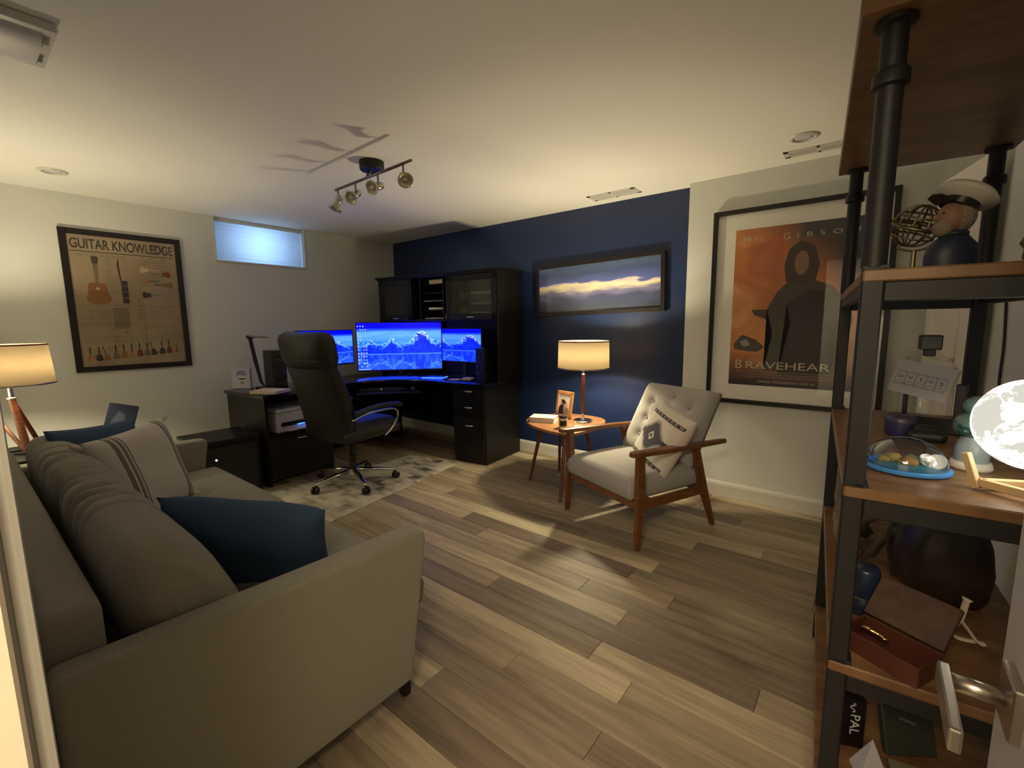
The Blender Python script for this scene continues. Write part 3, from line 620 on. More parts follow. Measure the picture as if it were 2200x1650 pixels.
# ================================================================== LEFT END TABLE + TRIPOD LAMP
et = root('end_table', 'dark end table in the left corner beside the far end of the sofa', 'side table', (0.84, -3.29, 0))
ob('tabletop', B((-.26, -.37, .545), (.24, .36, .572), .004), M['black'], et)
for sx in (-1, 1):
    for sy in (-.34, .31): ob('leg', B((sx * .21 - .02, sy - .02, 0), (sx * .21 + .02, sy + .02, .545), .003), M['black'], et)
ob('lower_shelf', B((-.21, -.35, .16), (.21, .32, .18), .003), M['black'], et)
def p2(r):
    top = (0, -.01, .335)
    ob('leg', TU([(.055, .03, .012), (-.0, -.0, .345)], [.021, .017], 12), M['lampwood'], r, sharp=50)
    ob('leg', TU([(-.12, .10, .012), (.0, -.0, .335)], [.013, .013], 12), M['lampwood'], r, sharp=50)
    ob('leg', TU([(.045, .02, .02), (-.13, -.08, .25)], [.011, .010], 12), M['lampwood'], r, sharp=50)
    ob('leg_cap', TU([(-.128, -.079, .247), (-.142, -.087, .266)], .011, 10), M['nickel'], r)
    ob('base', TU([(.055, .03, .006), (-.12, .10, .006), (-.06, -.12, .006), (.055, .03, .006)], .006, 8), M['metal'], r)
    ob('neck', LA([(.022, .34), (.023, .346), (.012, .350), (.012, .50)], 20), M['chrome'], r, sharp=40)
table_lamp('tripod_lamp', 'table lamp with crossed wooden legs and cream drum shade, lit, at the left edge', 0.85, -3.49, .572, .995, .202, .186, 1.238, p2)
o = root('picture_frame', 'dark blue picture standing tilted on the corner end table behind the sofa', 'picture frame', (0.93, -3.06, .572), math.radians(62))
pf = RY(math.radians(14)) @ RX(-.2)
ob('panel', B((-.08, -.008, 0), (.08, .008, .25), .002, mx=pf), pr('night_blue', (.012, .016, .035), .35), o)
ob('photo_print', xz([(-.03, .02), (-.05, .12), (-.02, .2), (.02, .18), (.03, .1), (.045, .02)], -.0086, pf), pr('dusk_blue', (.04, .05, .075), .4), o)

# ================================================================== OFFICE CHAIR
oc = root('office_chair', 'high-back black leather office chair on chrome five-star base, seen from behind', 'office chair', (1.52, -1.665, 0.0102), math.radians(7))
def seat_outline(w, d, r, n=6):
    pts = []
    for cx_, cy_, a0 in ((w / 2 - r, d / 2 - r, 0), (-w / 2 + r, d / 2 - r, pi / 2), (-w / 2 + r, -d / 2 + r, pi), (w / 2 - r, -d / 2 + r, 1.5 * pi)):
        for i in range(n + 1): a = a0 + pi / 2 * i / n; pts.append((cx_ + r * math.cos(a), cy_ + r * math.sin(a)))
    return pts
ob('seat', slab(.52, .52, .12, 30, 30, lambda x, y: .025 * (1 - (x / .28) ** 4) * (1 - (y / .28) ** 4), .05), M['leather'], oc, T(0, .03, .42), smooth=True)
# backrest: loft of rounded cross sections rising and reclining
def loft(secs, nc=36, p=.55):
    bm = bmesh.new(); rings = []
    for (y, z, w, d, tl) in secs:
        ring = []
        for k in range(nc):
            a = 2 * pi * k / nc; c, s = math.cos(a), math.sin(a)
            x = -.02 + 1.10 * w / 2 * math.copysign(abs(c) ** p, c); q = d / 2 * math.copysign(abs(s) ** p, s)
            q += 0.10 * (abs(x) / .26) ** 2.2 * .35
            ring.append(bm.verts.new((x, y + q * math.cos(tl), z + q * math.sin(tl))))
        rings.append(ring)
    for a, b_ in zip(rings, rings[1:]):
        for k in range(nc): bm.faces.new((a[k], a[(k + 1) % nc], b_[(k + 1) % nc], b_[k]))
    bm.faces.new(rings[0][::-1]); bm.faces.new(rings[-1]); return bm
S_ = [(-.185, .40, .30, .05, .0), (-.20, .41, .42, .10, .0), (-.215, .47, .50, .125, .1), (-.235, .60, .54, .13, .12), (-.27, .75, .55, .125, .2), (-.315, .90, .53, .12, .25), (-.35, 1.0, .50, .12, .25), (-.37, 1.07, .49, .115, .25), (-.385, 1.12, .44, .09, .25)]
ob('backrest', loft(S_), M['leather'], oc, sharp=60)
Hh = [(-.335, .985, .40, .05, .25), (-.345, 1.0, .50, .12, .25), (-.36, 1.06, .535, .165, .25), (-.378, 1.16, .535, .175, .25), (-.39, 1.215, .525, .165, .25), (-.398, 1.25, .49, .13, .25), (-.40, 1.265, .40, .06, .25)]
ob('headrest', loft(Hh), M['leather'], oc, sharp=60)
ob('seam', TU([(-.262, -.455, 1.065), (-.1, -.475, 1.067), (.1, -.475, 1.067), (.262, -.455, 1.065)], .004, 6), M['leather'], oc)
for s in (-1, 1):
    pad = spline([(s * .30, -.20, .640), (s * .315, -.05, .672), (s * .32, .10, .678), (s * .315, .24, .660), (s * .31, .27, .645)], 6)
    a = ob('armrest', TU(pad, [.022] + [.030] * (len(pad) - 2) + [.018], 14, .6), M['leather'], oc, smooth=True)
    lp = spline([(s * .30, -.22, .60), (s * .31, -.10, .635), (s * .315, .05, .640), (s * .315, .19, .63), (s * .305, .235, .57), (s * .28, .19, .47), (s * .255, .13, .41)], 6)
    ob('arm_frame', TU(lp, .0135, 12, .55), M['chrome'], oc, smooth=True)
ob('seat_plate', B((-.17, -.20, .385), (.17, .18, .42), .01), M['plastic'], oc)
ob('gas_lift', LA([(.030, .10), (.030, .24), (.018, .245), (.018, .39)], 20), M['plastic'], oc, sharp=40)
ob('hub', LA([(.045, .075), (.045, .125), (.033, .135)], 24), M['chrome'], oc, sharp=40)
for k in range(5):
    a = math.radians(-91 - 7 + 72 * k + 2); c, s = math.cos(a), math.sin(a)
    ob('base_arm', TU([(.03 * c, .03 * s, .112), (.18 * c, .18 * s, .100), (.33 * c, .33 * s, .078), (.345 * c, .345 * s, .070)], [.024, .020, .014, .010], 12, .7), M['chrome'], oc, smooth=True)
    w_ = ob('caster', TU([(.335 * c - .0 * s, .335 * s, .075), (.335 * c, .335 * s, .045)], .009, 8), M['plastic'], oc)
    bm = bmesh.new()
    for off in (-.017, .017):
        lathe(bm, [(.0001, -.010), (.022, -.010), (.029, -.004), (.029, .004), (.022, .010), (.0001, .010)], 20, T(.345 * c, .345 * s, .029) @ RZ(a + .5) @ T(0, off, 0) @ RX(pi / 2), cap=False)
    ob('caster_wheel', bm, M['plastic'], w_, sharp=40)
# rug
rg = ob('area_rug', PR([(1.13, -2.62), (2.155, -2.62), (1.85, -.745), (1.27, -.865), (1.27, -1.3)], 0.0, .010, .003), M['rug'], None)
tag(rg, 'grey and cream patchwork rug under the office chair', 'rug')

# ================================================================== DESK (black L-shaped, turned 5 degrees off the wall)
DKL = (2.075, -0.03, 0); DKR = math.radians(185)
dwm = T(*DKL) @ RZ(DKR)
def dw(a, b_, z): return dwm @ Vector((a, b_, z))
dk = root('corner_desk', 'black L-shaped corner desk with three-drawer pedestal and keyboard tray', 'desk', DKL, DKR)
DZ = 0.775
edge = [(0, .665), (.50, .655)] + [(p.x, p.y) for p in spline([(.50, .655, 0), (.82, .66, 0), (1.10, .80, 0), (1.24, 1.02, 0), (1.22, 1.32, 0), (1.165, 1.55, 0)], 6)][1:] + [(1.165, 2.04), (1.815, 2.04), (1.815, 0), (0, 0)]
ob('desktop', PR(edge, DZ - .028, DZ, .004, None, 2), M['blackgloss'], dk, sharp=40)
ped = ob('pedestal', B((.012, .03, 0), (.40, .615, DZ - .028), .003), M['black'], dk)
def bow(mx, parent, w=.052):
    return ob('handle', TU([(mx @ Vector(p)) for p in spline([(-w, 0, 0), (-w * .9, .012, 0), (-w * .45, .024, 0), (0, .027, 0), (w * .45, .024, 0), (w * .9, .012, 0), (w, 0, 0)], 3)], [.0045] * 19, 8, 1.5), M['chrome'], parent, smooth=True)
for z0, z1, hz in ((.625, .742, .70), (.47, .590, .545), (.06, .435, .372)):
    d = ob('drawer', B((.02, .615, z0), (.392, .633, z1), .004), M['black'], dk); bow(T(.206, .632, hz), d)
    if z0 > .1: ob('pull_rail', B((.03, .615, z0 - .028), (.382, .628, z0 - .008), .002), M['plastic'], dk)
ob('back_panel', B((.40, .03, .27), (1.80, .048, DZ - .03), .002), M['black'], dk)
ob('side_panel', B((1.775, .03, 0), (1.80, 1.30, DZ - .03), .002), M['black'], dk)
wing = bmesh.new()
box(wing, (1.19, 2.00, 0), (1.80, 2.022, DZ - .028), .002); box(wing, (1.19, 1.42, 0), (1.80, 1.44, DZ - .028), .002); box(wing, (1.78, 1.44, 0), (1.80, 2.0, DZ - .03)); box(wing, (1.19, 1.44, .415), (1.78, 2.0, .435), .001)
ob('wing_cabinet', wing, M['black'], dk)
d = ob('cabinet_door', B((1.175, 1.43, .05), (1.192, 2.01, .410), .003), M['black'], dk)
bow(T(1.175, 1.72, .375) @ RZ(pi / 2), d)
trp = [(1.03, -1.30), (1.40, -.80), (1.08, -.60), (.74, -1.04)]
inv = dwm.inverted(); tp = [inv @ Vector((*p, 0)) for p in trp]
ob('keyboard_tray', PR([(p.x, p.y) for p in tp], .655, .670, .003), M['black'], dk)
# low cabinet at the end of the desk, PC tower light
lc = root('low_cabinet', 'low black cabinet between the sofa and the desk with a small lit power button', 'cabinet', (.88, -2.43, 0))
ob('body', B((-.20, -.21, 0), (.20, .21, .455), .003), M['black'], lc); ob('top_board', B((-.215, -.225, .455), (.215, .222, .480), .003), M['black'], lc)
ob('front_panel', B((.20, -.19, .05), (.212, .19, .43), .006, 2), M['plastic'], lc)
ob('power_light', LA([(.0001, 0), (.007, 0), (.007, .003), (.0001, .004)], 14, T(.212, -.10, .335) @ RY(pi / 2), cap=False), M['led'], lc)
# hutch
HB, HT = 1.385, 1.845
hu = root('hutch', 'tall black desk hutch with two glass doors and letter slots above the monitors', 'hutch', (DKL[0], DKL[1], DZ), DKR)
z_ = lambda z: z - DZ
bm = bmesh.new(); box(bm, (0, .01, 0), (.022, .40, z_(HT) - .03), .002); ob('side_panel', bm, M['black'], hu)
ob('side_panel', B((1.638, .01, 0), (1.66, .40, z_(HT) - .03), .002), M['black'], hu)
ob('back_panel', B((.022, .01, .0), (1.638, .022, z_(HT) - .03)), M['black'], hu)
ob('cabinet_floor', B((.022, .022, z_(HB) - .02), (1.638, .385, z_(HB)), .001), M['black'], hu)
ob('top_board', B((0, .005, z_(HT) - .032), (1.66, .40, z_(HT) - .012), .001), M['black'], hu)
cr_ = [(0, 0), (.006, .004), (.010, .016), (.022, .026), (.026, .034), (.026, .044)]
ob('crown', PR([(-.024, 0), (1.684, 0), (1.684, .426), (-.024, .426)], z_(HT) - .012, z_(HT) + .006, .003), M['black'], hu)
ob('crown_molding', PR([(-.010, .005), (1.67, .005), (1.67, .412), (-.010, .412)], z_(HT) - .030, z_(HT) - .012, .004), M['black'], hu)
for a in (.655, .705, 1.035, 1.125): ob('divider', B((a, .022, z_(HB)), (a + .014, .375, z_(HT) - .032)), M['black'], hu)
for k in range(1, 5): ob('letter_shelf', B((.719, .03, z_(HB) + k * .088), (1.035, .365, z_(HB) + k * .088 + .008)), M['black'], hu)
def gdoor(a0, a1, hs):
    f = bmesh.new(); z0, z1 = z_(HB) - .012, z_(HT) - .034; w = .058
    for lo, hi in (((a0, .385, z0), (a0 + w, .403, z1)), ((a1 - w, .385, z0), (a1, .403, z1)), ((a0, .385, z0), (a1, .403, z0 + w)), ((a0, .385, z1 - w), (a1, .403, z1))): box(f, lo, hi, .003)
    d = ob('door', f, M['black'], hu); ob('glass_pane', B((a0 + w - .004, .391, z0 + w - .004), (a1 - w + .004, .395, z1 - w + .004)), M['frost'], d)
    ob('handle', TU([Vector(((a0 + a1) / 2 + p[0], .404 + p[1], z0 + .022)) for p in spline([(-.045, 0, 0), (-.03, .020, 0), (0, .026, 0), (.03, .020, 0), (.045, 0, 0)], 4)], .005, 8), M['chrome'], d, smooth=True)
gdoor(.028, .655, 1); gdoor(1.139, 1.634, -1)
# things inside / on the hutch
def dbox(name, label, cat, a, b_, z, w, d, h, mat, group=None, rz=0, bev=.002):
    o = ob(name, B((-w / 2, -d / 2, 0), (w / 2, d / 2, h), bev), mat, None, dwm @ T(a, b_, z) @ RZ(rz)); return tag(o, label, cat, group)
M['tan'] = pr('tan_pack', (.80, .66, .38), .6); M['yellow'] = pr('yellow_paper', (.75, .55, .10), .6); M['orange'] = pr('orange_paper', (.75, .22, .08), .6); M['green'] = pr('pale_green', (.30, .38, .12), .6)
dbox('envelope_pack', 'tan packet of envelopes in the top slot of the hutch', 'envelope', .83, .26, HB + .361, .21, .16, .045, M['tan'])
dbox('paper_stack', 'white papers lying in a middle slot of the hutch', 'paper', .87, .25, HB + .185, .26, .2, .006, M['mat'], None, .08)
dbox('paper_stack', 'crumpled white papers in the second slot from below of the hutch', 'paper', .87, .27, HB + .097, .17, .16, .022, M['mat'], None, .4)
dbox('paper_stack', 'grey paper in the lowest slot of the hutch', 'paper', .87, .25, HB + .001, .26, .2, .012, M['white'])
nb = root('note_cube', 'orange and yellow note block on the hutch floor beside the right glass door', 'note block', tuple(dw(.687, .30, HB)), DKR)
ob('orange_block', B((-.014, -.04, .001), (.014, .06, .038), .001), M['orange'], nb); ob('yellow_block', B((-.013, -.04, .038), (.013, .055, .058), .002), M['yellow'], nb)
for i, zz in enumerate((.045, .135, .235)):
    dbox('paper_tray', 'white paper tray behind the right glass door of the hutch, ' + ('lowest', 'middle', 'topmost')[i], 'paper tray', .24, .25, HB + zz, .26, .2, .016 if i < 2 else .024, M['white'], 'paper trays in the hutch')
dbox('storage_jar', 'pale green jar behind the right glass door, upper left', 'jar', .52, .27, HB + .19, .07, .07, .075, M['green']); dbox('storage_jar', 'pale green jar behind the right glass door, lower left', 'jar', .51, .27, HB + .02, .09, .07, .09, M['green'])
dbox('white_card', 'small white card behind the left glass door of the hutch', 'card', 1.23, .33, HB + .02, .05, .004, .085, M['mat'])

# ------------------------------------------------------------------ monitors
def screen_material(name, u0, us, strength):
    m = bpy.data.materials.new(name); m.use_nodes = True; nt = m.node_tree; nt.nodes.clear(); N = nt.nodes; L = nt.links
    out = N.new('ShaderNodeOutputMaterial'); em = N.new('ShaderNodeEmission'); L.new(em.outputs[0], out.inputs[0]); em.inputs[1].default_value = strength
    gl = N.new('ShaderNodeBsdfGlossy'); gl.inputs['Roughness'].default_value = .3; gl.inputs[0].default_value = (.03, .03, .03, 1); ads = N.new('ShaderNodeAddShader')
    L.new(em.outputs[0], ads.inputs[0]); L.new(gl.outputs[0], ads.inputs[1]); L.new(ads.outputs[0], out.inputs[0])
    tc = N.new('ShaderNodeTexCoord'); sp = N.new('ShaderNodeSeparateXYZ'); L.new(tc.outputs['Object'], sp.inputs[0])
    def mth(op, a, b=None, c=None):
        n = N.new('ShaderNodeMath'); n.operation = op
        for i, v in enumerate((a, b, c)):
            if v is None: continue
            if isinstance(v, (int, float)): n.inputs[i].default_value = v
            else: L.new(v, n.inputs[i])
        return n.outputs[0]
    def noise(su, sv, det, w=0, rough=.6):
        cb = N.new('ShaderNodeCombineXYZ'); L.new(mth('MULTIPLY', U, su), cb.inputs[0]); L.new(mth('MULTIPLY', V, sv), cb.inputs[1]); cb.inputs[2].default_value = w
        n = N.new('ShaderNodeTexNoise'); n.inputs['Scale'].default_value = 1; n.inputs['Detail'].default_value = det; n.inputs['Roughness'].default_value = rough; L.new(cb.outputs[0], n.inputs[0]); return n.outputs['Fac']
    def ramp(f, stops):
        r = N.new('ShaderNodeValToRGB'); L.new(f, r.inputs[0]); el = r.color_ramp.elements
        el[0].position, el[0].color = stops[0][0], (*stops[0][1], 1); el[1].position, el[1].color = stops[-1][0], (*stops[-1][1], 1)
        for p, c in stops[1:-1]: e = el.new(p); e.color = (*c, 1)
        return r.outputs[0]
    def mix(f, a, b, mode='MIX'):
        n = N.new('ShaderNodeMix'); n.data_type = 'RGBA'; n.blend_type = mode
        for i, v in ((0, f), (6, a), (7, b)):
            if isinstance(v, tuple): n.inputs[i].default_value = (*v, 1)
            elif isinstance(v, (int, float)): n.inputs[i].default_value = v
            else: L.new(v, n.inputs[i])
        return n.outputs[2]
    U = mth('MULTIPLY_ADD', sp.outputs[0], us, u0); V0 = sp.outputs[2]; H0 = .335
    V = mth('ABSOLUTE', mth('SUBTRACT', V0, H0))            # height above the shore, mirrored in the lake
    fc = N.new('ShaderNodeFloatCurve'); L.new(U, fc.inputs['Value']); cv = fc.mapping.curves[0]
    pts = [(0, .20), (.10, .22), (.155, .31), (.20, .24), (.27, .21), (.345, .25), (.405, .33), (.45, .27), (.52, .19), (.58, .24), (.64, .31), (.695, .40), (.73, .47), (.78, .475), (.82, .44), (.86, .34), (.92, .29), (1, .27)]
    cv.points[0].location = pts[0]; cv.points[1].location = pts[-1]
    for p in pts[1:-1]: cv.points.new(*p)
    fc.mapping.update()
    ridge = mth('ADD', fc.outputs[0], mth('MULTIPLY', mth('SUBTRACT', noise(16, 2, 6), .5), .10))
    ism = mth('LESS_THAN', V, ridge)
    above = mth('GREATER_THAN', V0, H0)
    sky = ramp(V, [(0, (.03, .30, 1.0)), (.24, (.01, .20, .85)), (.32, (.10, .40, 1.0)), (.46, (.13, .42, 1.0)), (.52, (.02, .10, .95)), (.56, (.0, .0, .80))])
    cl = ramp(noise(2.2, 11, 5, 3), [(.42, (0, 0, 0)), (.62, (1, 1, 1))])
    sky = mix(mth('MULTIPLY', mth('MULTIPLY', cl, .5), mth('LESS_THAN', V, .5)), sky, (.25, .62, 1.0))
    snow = ramp(mth('ADD', noise(22, 16, 7, 1, .7), mth('MULTIPLY', mth('SUBTRACT', V, ridge), 1.1)), [(.40, (0, 0, 0)), (.50, (1, 1, 1))])
    bright = ramp(V, [(.12, (.05, .25, 1.0)), (.26, (.25, .70, 1.0)), (.34, (.75, .95, 1.0))])
    mt = mix(snow, ramp(noise(9, 9, 4, 2), [(.3, (.0, .01, .45)), (.7, (.01, .06, .75))]), bright)
    land = mix(ism, sky, mt)
    wat = mix(mth('MULTIPLY', ism, .6), (.015, .08, .85), mix(snow, (.0, .02, .6), (.12, .40, 1.0)))
    wat = mix(ramp(noise(14, 3, 5, 7), [(.45, (0, 0, 0)), (.75, (.6, .6, .6))]), wat, (.08, .32, 1.0))
    col = mix(above, wat, land)
    shore = mth('LESS_THAN', mth('ABSOLUTE', mth('SUBTRACT', V0, H0)), .010)
    col = mix(shore, col, (.10, .30, .95))
    vm = N.new('ShaderNodeVectorMath'); vm.operation = 'MULTIPLY'; vm.inputs[1].default_value = (.42, .47, 1.35); L.new(col, vm.inputs[0]); L.new(vm.outputs[0], em.inputs[0]); return m
SCRM = screen_material('screen_lake', 0.0, 1.0, 2.2)
unit = bpy.data.meshes.new('screen'); t = bmesh.new(); t.faces.new([t.verts.new(v) for v in ((0, 0, 0), (1, 0, 0), (1, 0, 1), (0, 0, 1))]); t.to_mesh(unit); t.free()
def monitor(label, A, Bp, z0, z1, mat, stand=True, bez=.008, thick=.035, behind=1):
    A = Vector(A); Bp = Vector(Bp); d = Bp - A; w = d.length; rz = math.atan2(d.y, d.x)
    r = root('monitor', label, 'monitor', (A.x, A.y, DZ), rz, 'monitors on the corner desk'); zz0, zz1 = z0 - DZ, z1 - DZ
    ob('housing', B((0, .001, zz0), (w, thick, zz1), .004), M['plastic'], r)
    f = bmesh.new()
    for lo, hi in (((0, -.004, zz0), (bez, .002, zz1)), ((w - bez, -.004, zz0), (w, .002, zz1)), ((0, -.004, zz0), (w, .002, zz0 + bez * 2)), ((0, -.004, zz1 - bez), (w, .002, zz1))): box(f, lo, hi, .001)
    ob('bezel', f, M['plastic'], r)
    me = unit.copy(); me.materials.append(mat); link('screen', me, None, r, T(bez, -.0005, zz0 + bez * 2) @ Matrix.Diagonal((w - 2 * bez, 1, zz1 - zz0 - 3 * bez, 1)))
    if stand:
        ob('stand_neck', B((w / 2 - .03, thick, .01), (w / 2 + .03, thick + .03, zz0 + .18), .004), M['plastic'], r)
        ob('stand_base', B((w / 2 - .13, thick - .06, 0), (w / 2 + .13, thick + .13, .012), .005), M['plastic'], r)
    return r
cmn = monitor('large central monitor showing a blue mountain lake desktop', (.430, -.875), (1.045, -.175), .815, 1.358, SCRM)
# desktop icons and task bar on the central screen
wA, wB = Vector((.430, -.875)), Vector((1.045, -.175)); ww = (wB - wA).length
IC = emis('icon_glow', (.42, .55, 1.0), 1.0); TB = emis('taskbar_glow', (.35, .45, .95), 1.0)
bm = bmesh.new(); rnd = random.Random(4)
for r_ in range(13):
    for c_ in range(4):
        if rnd.random() < .8 and not (c_ > 1 and r_ in (3, 4)):
            x = .02 + c_ * .028; z = .50 - r_ * .037; s = rnd.uniform(.006, .009); addv = [(x - s, -.0016, z - s), (x + s, -.0016, z - s), (x + s, -.0016, z + s), (x - s, -.0016, z + s)]
            bm.faces.new([bm.verts.new(v) for v in addv])
o = ob('desktop_icons', bm, IC, cmn, T(0, 0, .04)); o['kind'] = 'stuff'
ob('task_bar', B((.01, -.0018, .058), (.14, -.001, .070)), TB, cmn)
SL = screen_material('screen_lake_left', .02, .55, 2.0); SR = screen_material('screen_lake_right', .40, .5, 1.6)
monitor('left monitor with blue mountain lake picture, partly hidden by the office chair', (.735, -1.68), (.70, -1.085), .935, 1.285, SL)
monitor('right monitor with blue mountain lake picture beside the speaker', (1.215, -.335), (1.80, -.335), .925, 1.285, SR)
# ------------------------------------------------------------------ things on the desk
def speaker(label, x, y, rz, h=.32):
    r = root('speaker', label, 'speaker', (x, y, DZ), rz, 'desktop speakers')
    ob('cabinet', B((-.065, -.09, 0), (.065, .09, h), .006, 2), M['plastic'], r)
    for zz, rr in ((h * .33, .047), (h * .75, .026)):
        c = ob('driver', LA([(rr, 0), (rr + .004, .003), (rr * .88, .005), (rr * .5, -.004), (.0001, -.002)], 28, T(0, -.0905, zz) @ RX(pi / 2), cap=False), pr('speaker_cone', (.02, .025, .05), .25), r, smooth=True)
    return r
speaker('black desktop speaker beside the right monitor', 1.895, -.37, math.radians(-8)); speaker('black desktop speaker behind the office chair, left of the monitors', .50, -1.79, math.radians(90), .33)
kb = root('keyboard', 'black keyboard with a small blue light on the sliding tray', 'keyboard', (1.01, -.965, .6705), math.radians(53.5))
ob('body', B((-.235, -.075, 0), (.235, .075, .016), .005, 2), M['plastic'], kb)
km = bpy.data.meshes.new('key'); t = B((-.0078, -.0078, 0), (.0078, .0078, .007), .0015); t.to_mesh(km); t.free(); km.materials.append(pr('key_cap', (.03, .035, .06), .3))
for r_ in range(5):
    for c_ in range(21): link('key', km, None, kb, T(-.205 + c_ * .0195 + r_ * .002, .05 - r_ * .0205, .0155))
ob('status_light', LA([(.0001, 0), (.004, 0), (.004, .002), (.0001, .002)], 10, T(-.02, -.066, .0165), cap=False), M['led'], kb)
mo = ob('mouse', sph((0, 0, 0), .5, 20, 14, (.065, .11, .055)), pr('mouse_gloss', (.02, .03, .06), .15), None, T(1.275, -.80, .672 + .012) @ RZ(.9), smooth=True)
for v in mo.data.vertices: v.co.z = max(v.co.z, -.012)
tag(mo, 'glossy mouse at the right end of the keyboard tray', 'mouse')
o = ob('tablet', B((-.11, -.08, 0), (.11, .08, .008), .003), M['blackgloss'], None, T(1.30, -.53, DZ) @ RZ(.35)); tag(o, 'thin tablet with glowing blue edge on the desk below the right monitor', 'tablet')
ob('glowing_edge', TU([(-.11, -.0815, .006), (.11, -.0815, .006)], .0025, 6), M['bluelight'], o); ob('glowing_edge', TU([(.1115, -.08, .006), (.1115, .08, .006)], .002, 6), M['bluelight'], o)
o = ob('note_pad', B((-.05, -.05, 0), (.05, .05, .018), .004), M['cream'], None, T(1.72, -.46, DZ) @ RZ(.3)); tag(o, 'small pale note pad on the desk in front of the right speaker', 'note pad')
o = ob('leather_coaster', B((-.055, -.05, 0), (.055, .05, .006), .002), M['pink'], None, T(1.62, -.55, DZ) @ RZ(.3)); tag(o, 'flat pinkish pad on the desk near the drawers', 'pad')
o = ob('sticky_note', B((-.025, -.001, 0), (.025, .001, .075)), M['yellow'], None, T(1.785, -.30, .865)); tag(o, 'yellow sticky note hanging below the right monitor', 'note')
# task lamp
tl = root('task_lamp', 'slim LED desk lamp with folding arm on the left wing of the desk', 'lamp', (.68, -1.965, DZ), 0)
ob('base', B((-.09, -.05, 0), (.09, .05, .018), .006, 2), M['plastic'], tl)
ob('arm', TU([(0, 0, .015), (-.03, -.02, .06), (-.09, -.03, .25), (-.14, -.04, .46)], [.016, .022, .026, .026], 4, .35), M['metal'], tl, sharp=30)
ob('lamp_head', B((-.17, -.055, .455), (.17, -.02, .472), .004), M['nickel'], tl, T(0.04, 0, 0) ); ob('hinge', TU([(-.14, -.065, .46), (-.14, -.01, .46)], .014, 12), M['plastic'], tl)
# white card
o = ob('greeting_card', B((-.075, -.02, 0), (.075, .02, .178), .002), pr('card_lilac', (.42, .42, .55), .5), None, T(.47, -2.075, DZ) @ RZ(math.radians(52)) @ RX(-.04)); tag(o, 'white standing card with a small grey face drawing at the end of the desk', 'card')
ob('printed_face', xz(ell(.008, .075, .026, .036), -.0206), pr('card_pale', (.52, .52, .58), .6), o)
ob('printed_glasses', xz([(-.018, .082), (.034, .082), (.032, .094), (-.016, .094)], -.0210), M['frame'], o)
ob('printed_hair', xz([(-.04, .115), (-.03, .155), (.02, .165), (.045, .135), (.035, .112), (.0, .125)], -.0208), pr('card_violet', (.20, .19, .36), .6), o)
ob('printed_beard', xz(ell(.008, .055, .018, .016), -.0212), pr('card_grey', (.25, .24, .27), .6), o)
book('notebook', 'pale pink notebook lying on the desk beside the task lamp', .93, -2.035, DZ, math.radians(30), .25, .19, .022, M['pink'])
# printer
pn = root('printer', 'grey-white printer with blue-lit slot in the open compartment of the desk', 'printer', tuple(dw(1.40, 1.72, .436)), DKR)
ob('body', B((-.20, -.21, .0), (.20, .21, .17), .015, 2), M['white'], pn)
ob('scanner_lid', B((-.205, -.21, .172), (.19, .21, .20), .006, 2), M['white'], pn)
ob('paper_tray', B((-.29, -.15, .02), (-.19, .15, .032), .004), M['white'], pn); ob('output_slot', B((-.204, -.17, .05), (-.196, .17, .085), .002), M['plastic'], pn)
ob('slot_light', B((-.209, -.14, .05), (-.205, .03, .054)), M['bluelight'], pn)

# ================================================================== PICTURES
def frame(name, label, cat, loc, rz, w, h, bw, depth, mat, roll=0.0, gl=True):
    """local x right, z up, front faces -y, origin at centre of the back"""
    r = root(name, label, cat, loc, rz); r.rotation_euler = Euler((0, roll, rz), 'YXZ') if roll else Euler((0, 0, rz))
    f = bmesh.new(); W2, H2 = w / 2, h / 2
    for lo, hi in (((-W2, -depth, -H2), (-W2 + bw, 0, H2)), ((W2 - bw, -depth, -H2), (W2, 0, H2)), ((-W2 + bw, -depth, -H2), (W2 - bw, 0, -H2 + bw)), ((-W2 + bw, -depth, H2 - bw), (W2 - bw, 0, H2))): box(f, lo, hi, .002)
    ob('frame', f, mat, r)
    if gl: ob('glass_pane', B((-W2 + bw, -depth * .62 - .001, -H2 + bw), (W2 - bw, -depth * .62, H2 - bw)), M['glass'], r)
    return r
# panorama of a cloud horizon
m = pr('cloud_horizon', (.05, .08, .2), .35); nt, N, L, b = grow(m)
tc = N.new('ShaderNodeTexCoord'); sp = N.new('ShaderNodeSeparateXYZ'); L.new(tc.outputs['Object'], sp.inputs[0])
no = N.new('ShaderNodeTexNoise'); no.inputs['Scale'].default_value = 3.5; no.inputs['Detail'].default_value = 6; mp = N.new('ShaderNodeMapping'); mp.inputs[3].default_value = (1, 1, 4); L.new(tc.outputs['Object'], mp.inputs[0]); L.new(mp.outputs[0], no.inputs[0])
ma = N.new('ShaderNodeMath'); ma.operation = 'MULTIPLY_ADD'; ma.inputs[1].default_value = .16; L.new(no.outputs[0], ma.inputs[0]); L.new(sp.outputs[2], ma.inputs[2])
cr = N.new('ShaderNodeValToRGB'); L.new(ma.outputs[0], cr.inputs[0])
mr = N.new('ShaderNodeMapRange'); mr.inputs[1].default_value = -.13; mr.inputs[2].default_value = .29; L.new(ma.outputs[0], mr.inputs[0]); L.new(mr.outputs[0], cr.inputs[0])
st_ = [(0, (.03, .04, .06)), (.28, (.05, .06, .13)), (.42, (.18, .17, .30)), (.50, (.62, .55, .42)), (.545, (.80, .70, .45)), (.60, (.60, .50, .55)), (.625, (.10, .13, .38)), (.8, (.05, .08, .20)), (1, (.08, .13, .25))]
el = cr.color_ramp.elements; el[0].color = (*st_[0][1], 1); el[1].color = (*st_[-1][1], 1)
for p, c in st_[1:-1]: e = el.new(p); e.color = (*c, 1)
L.new(cr.outputs[0], b.inputs['Base Color']); M['pano'] = m
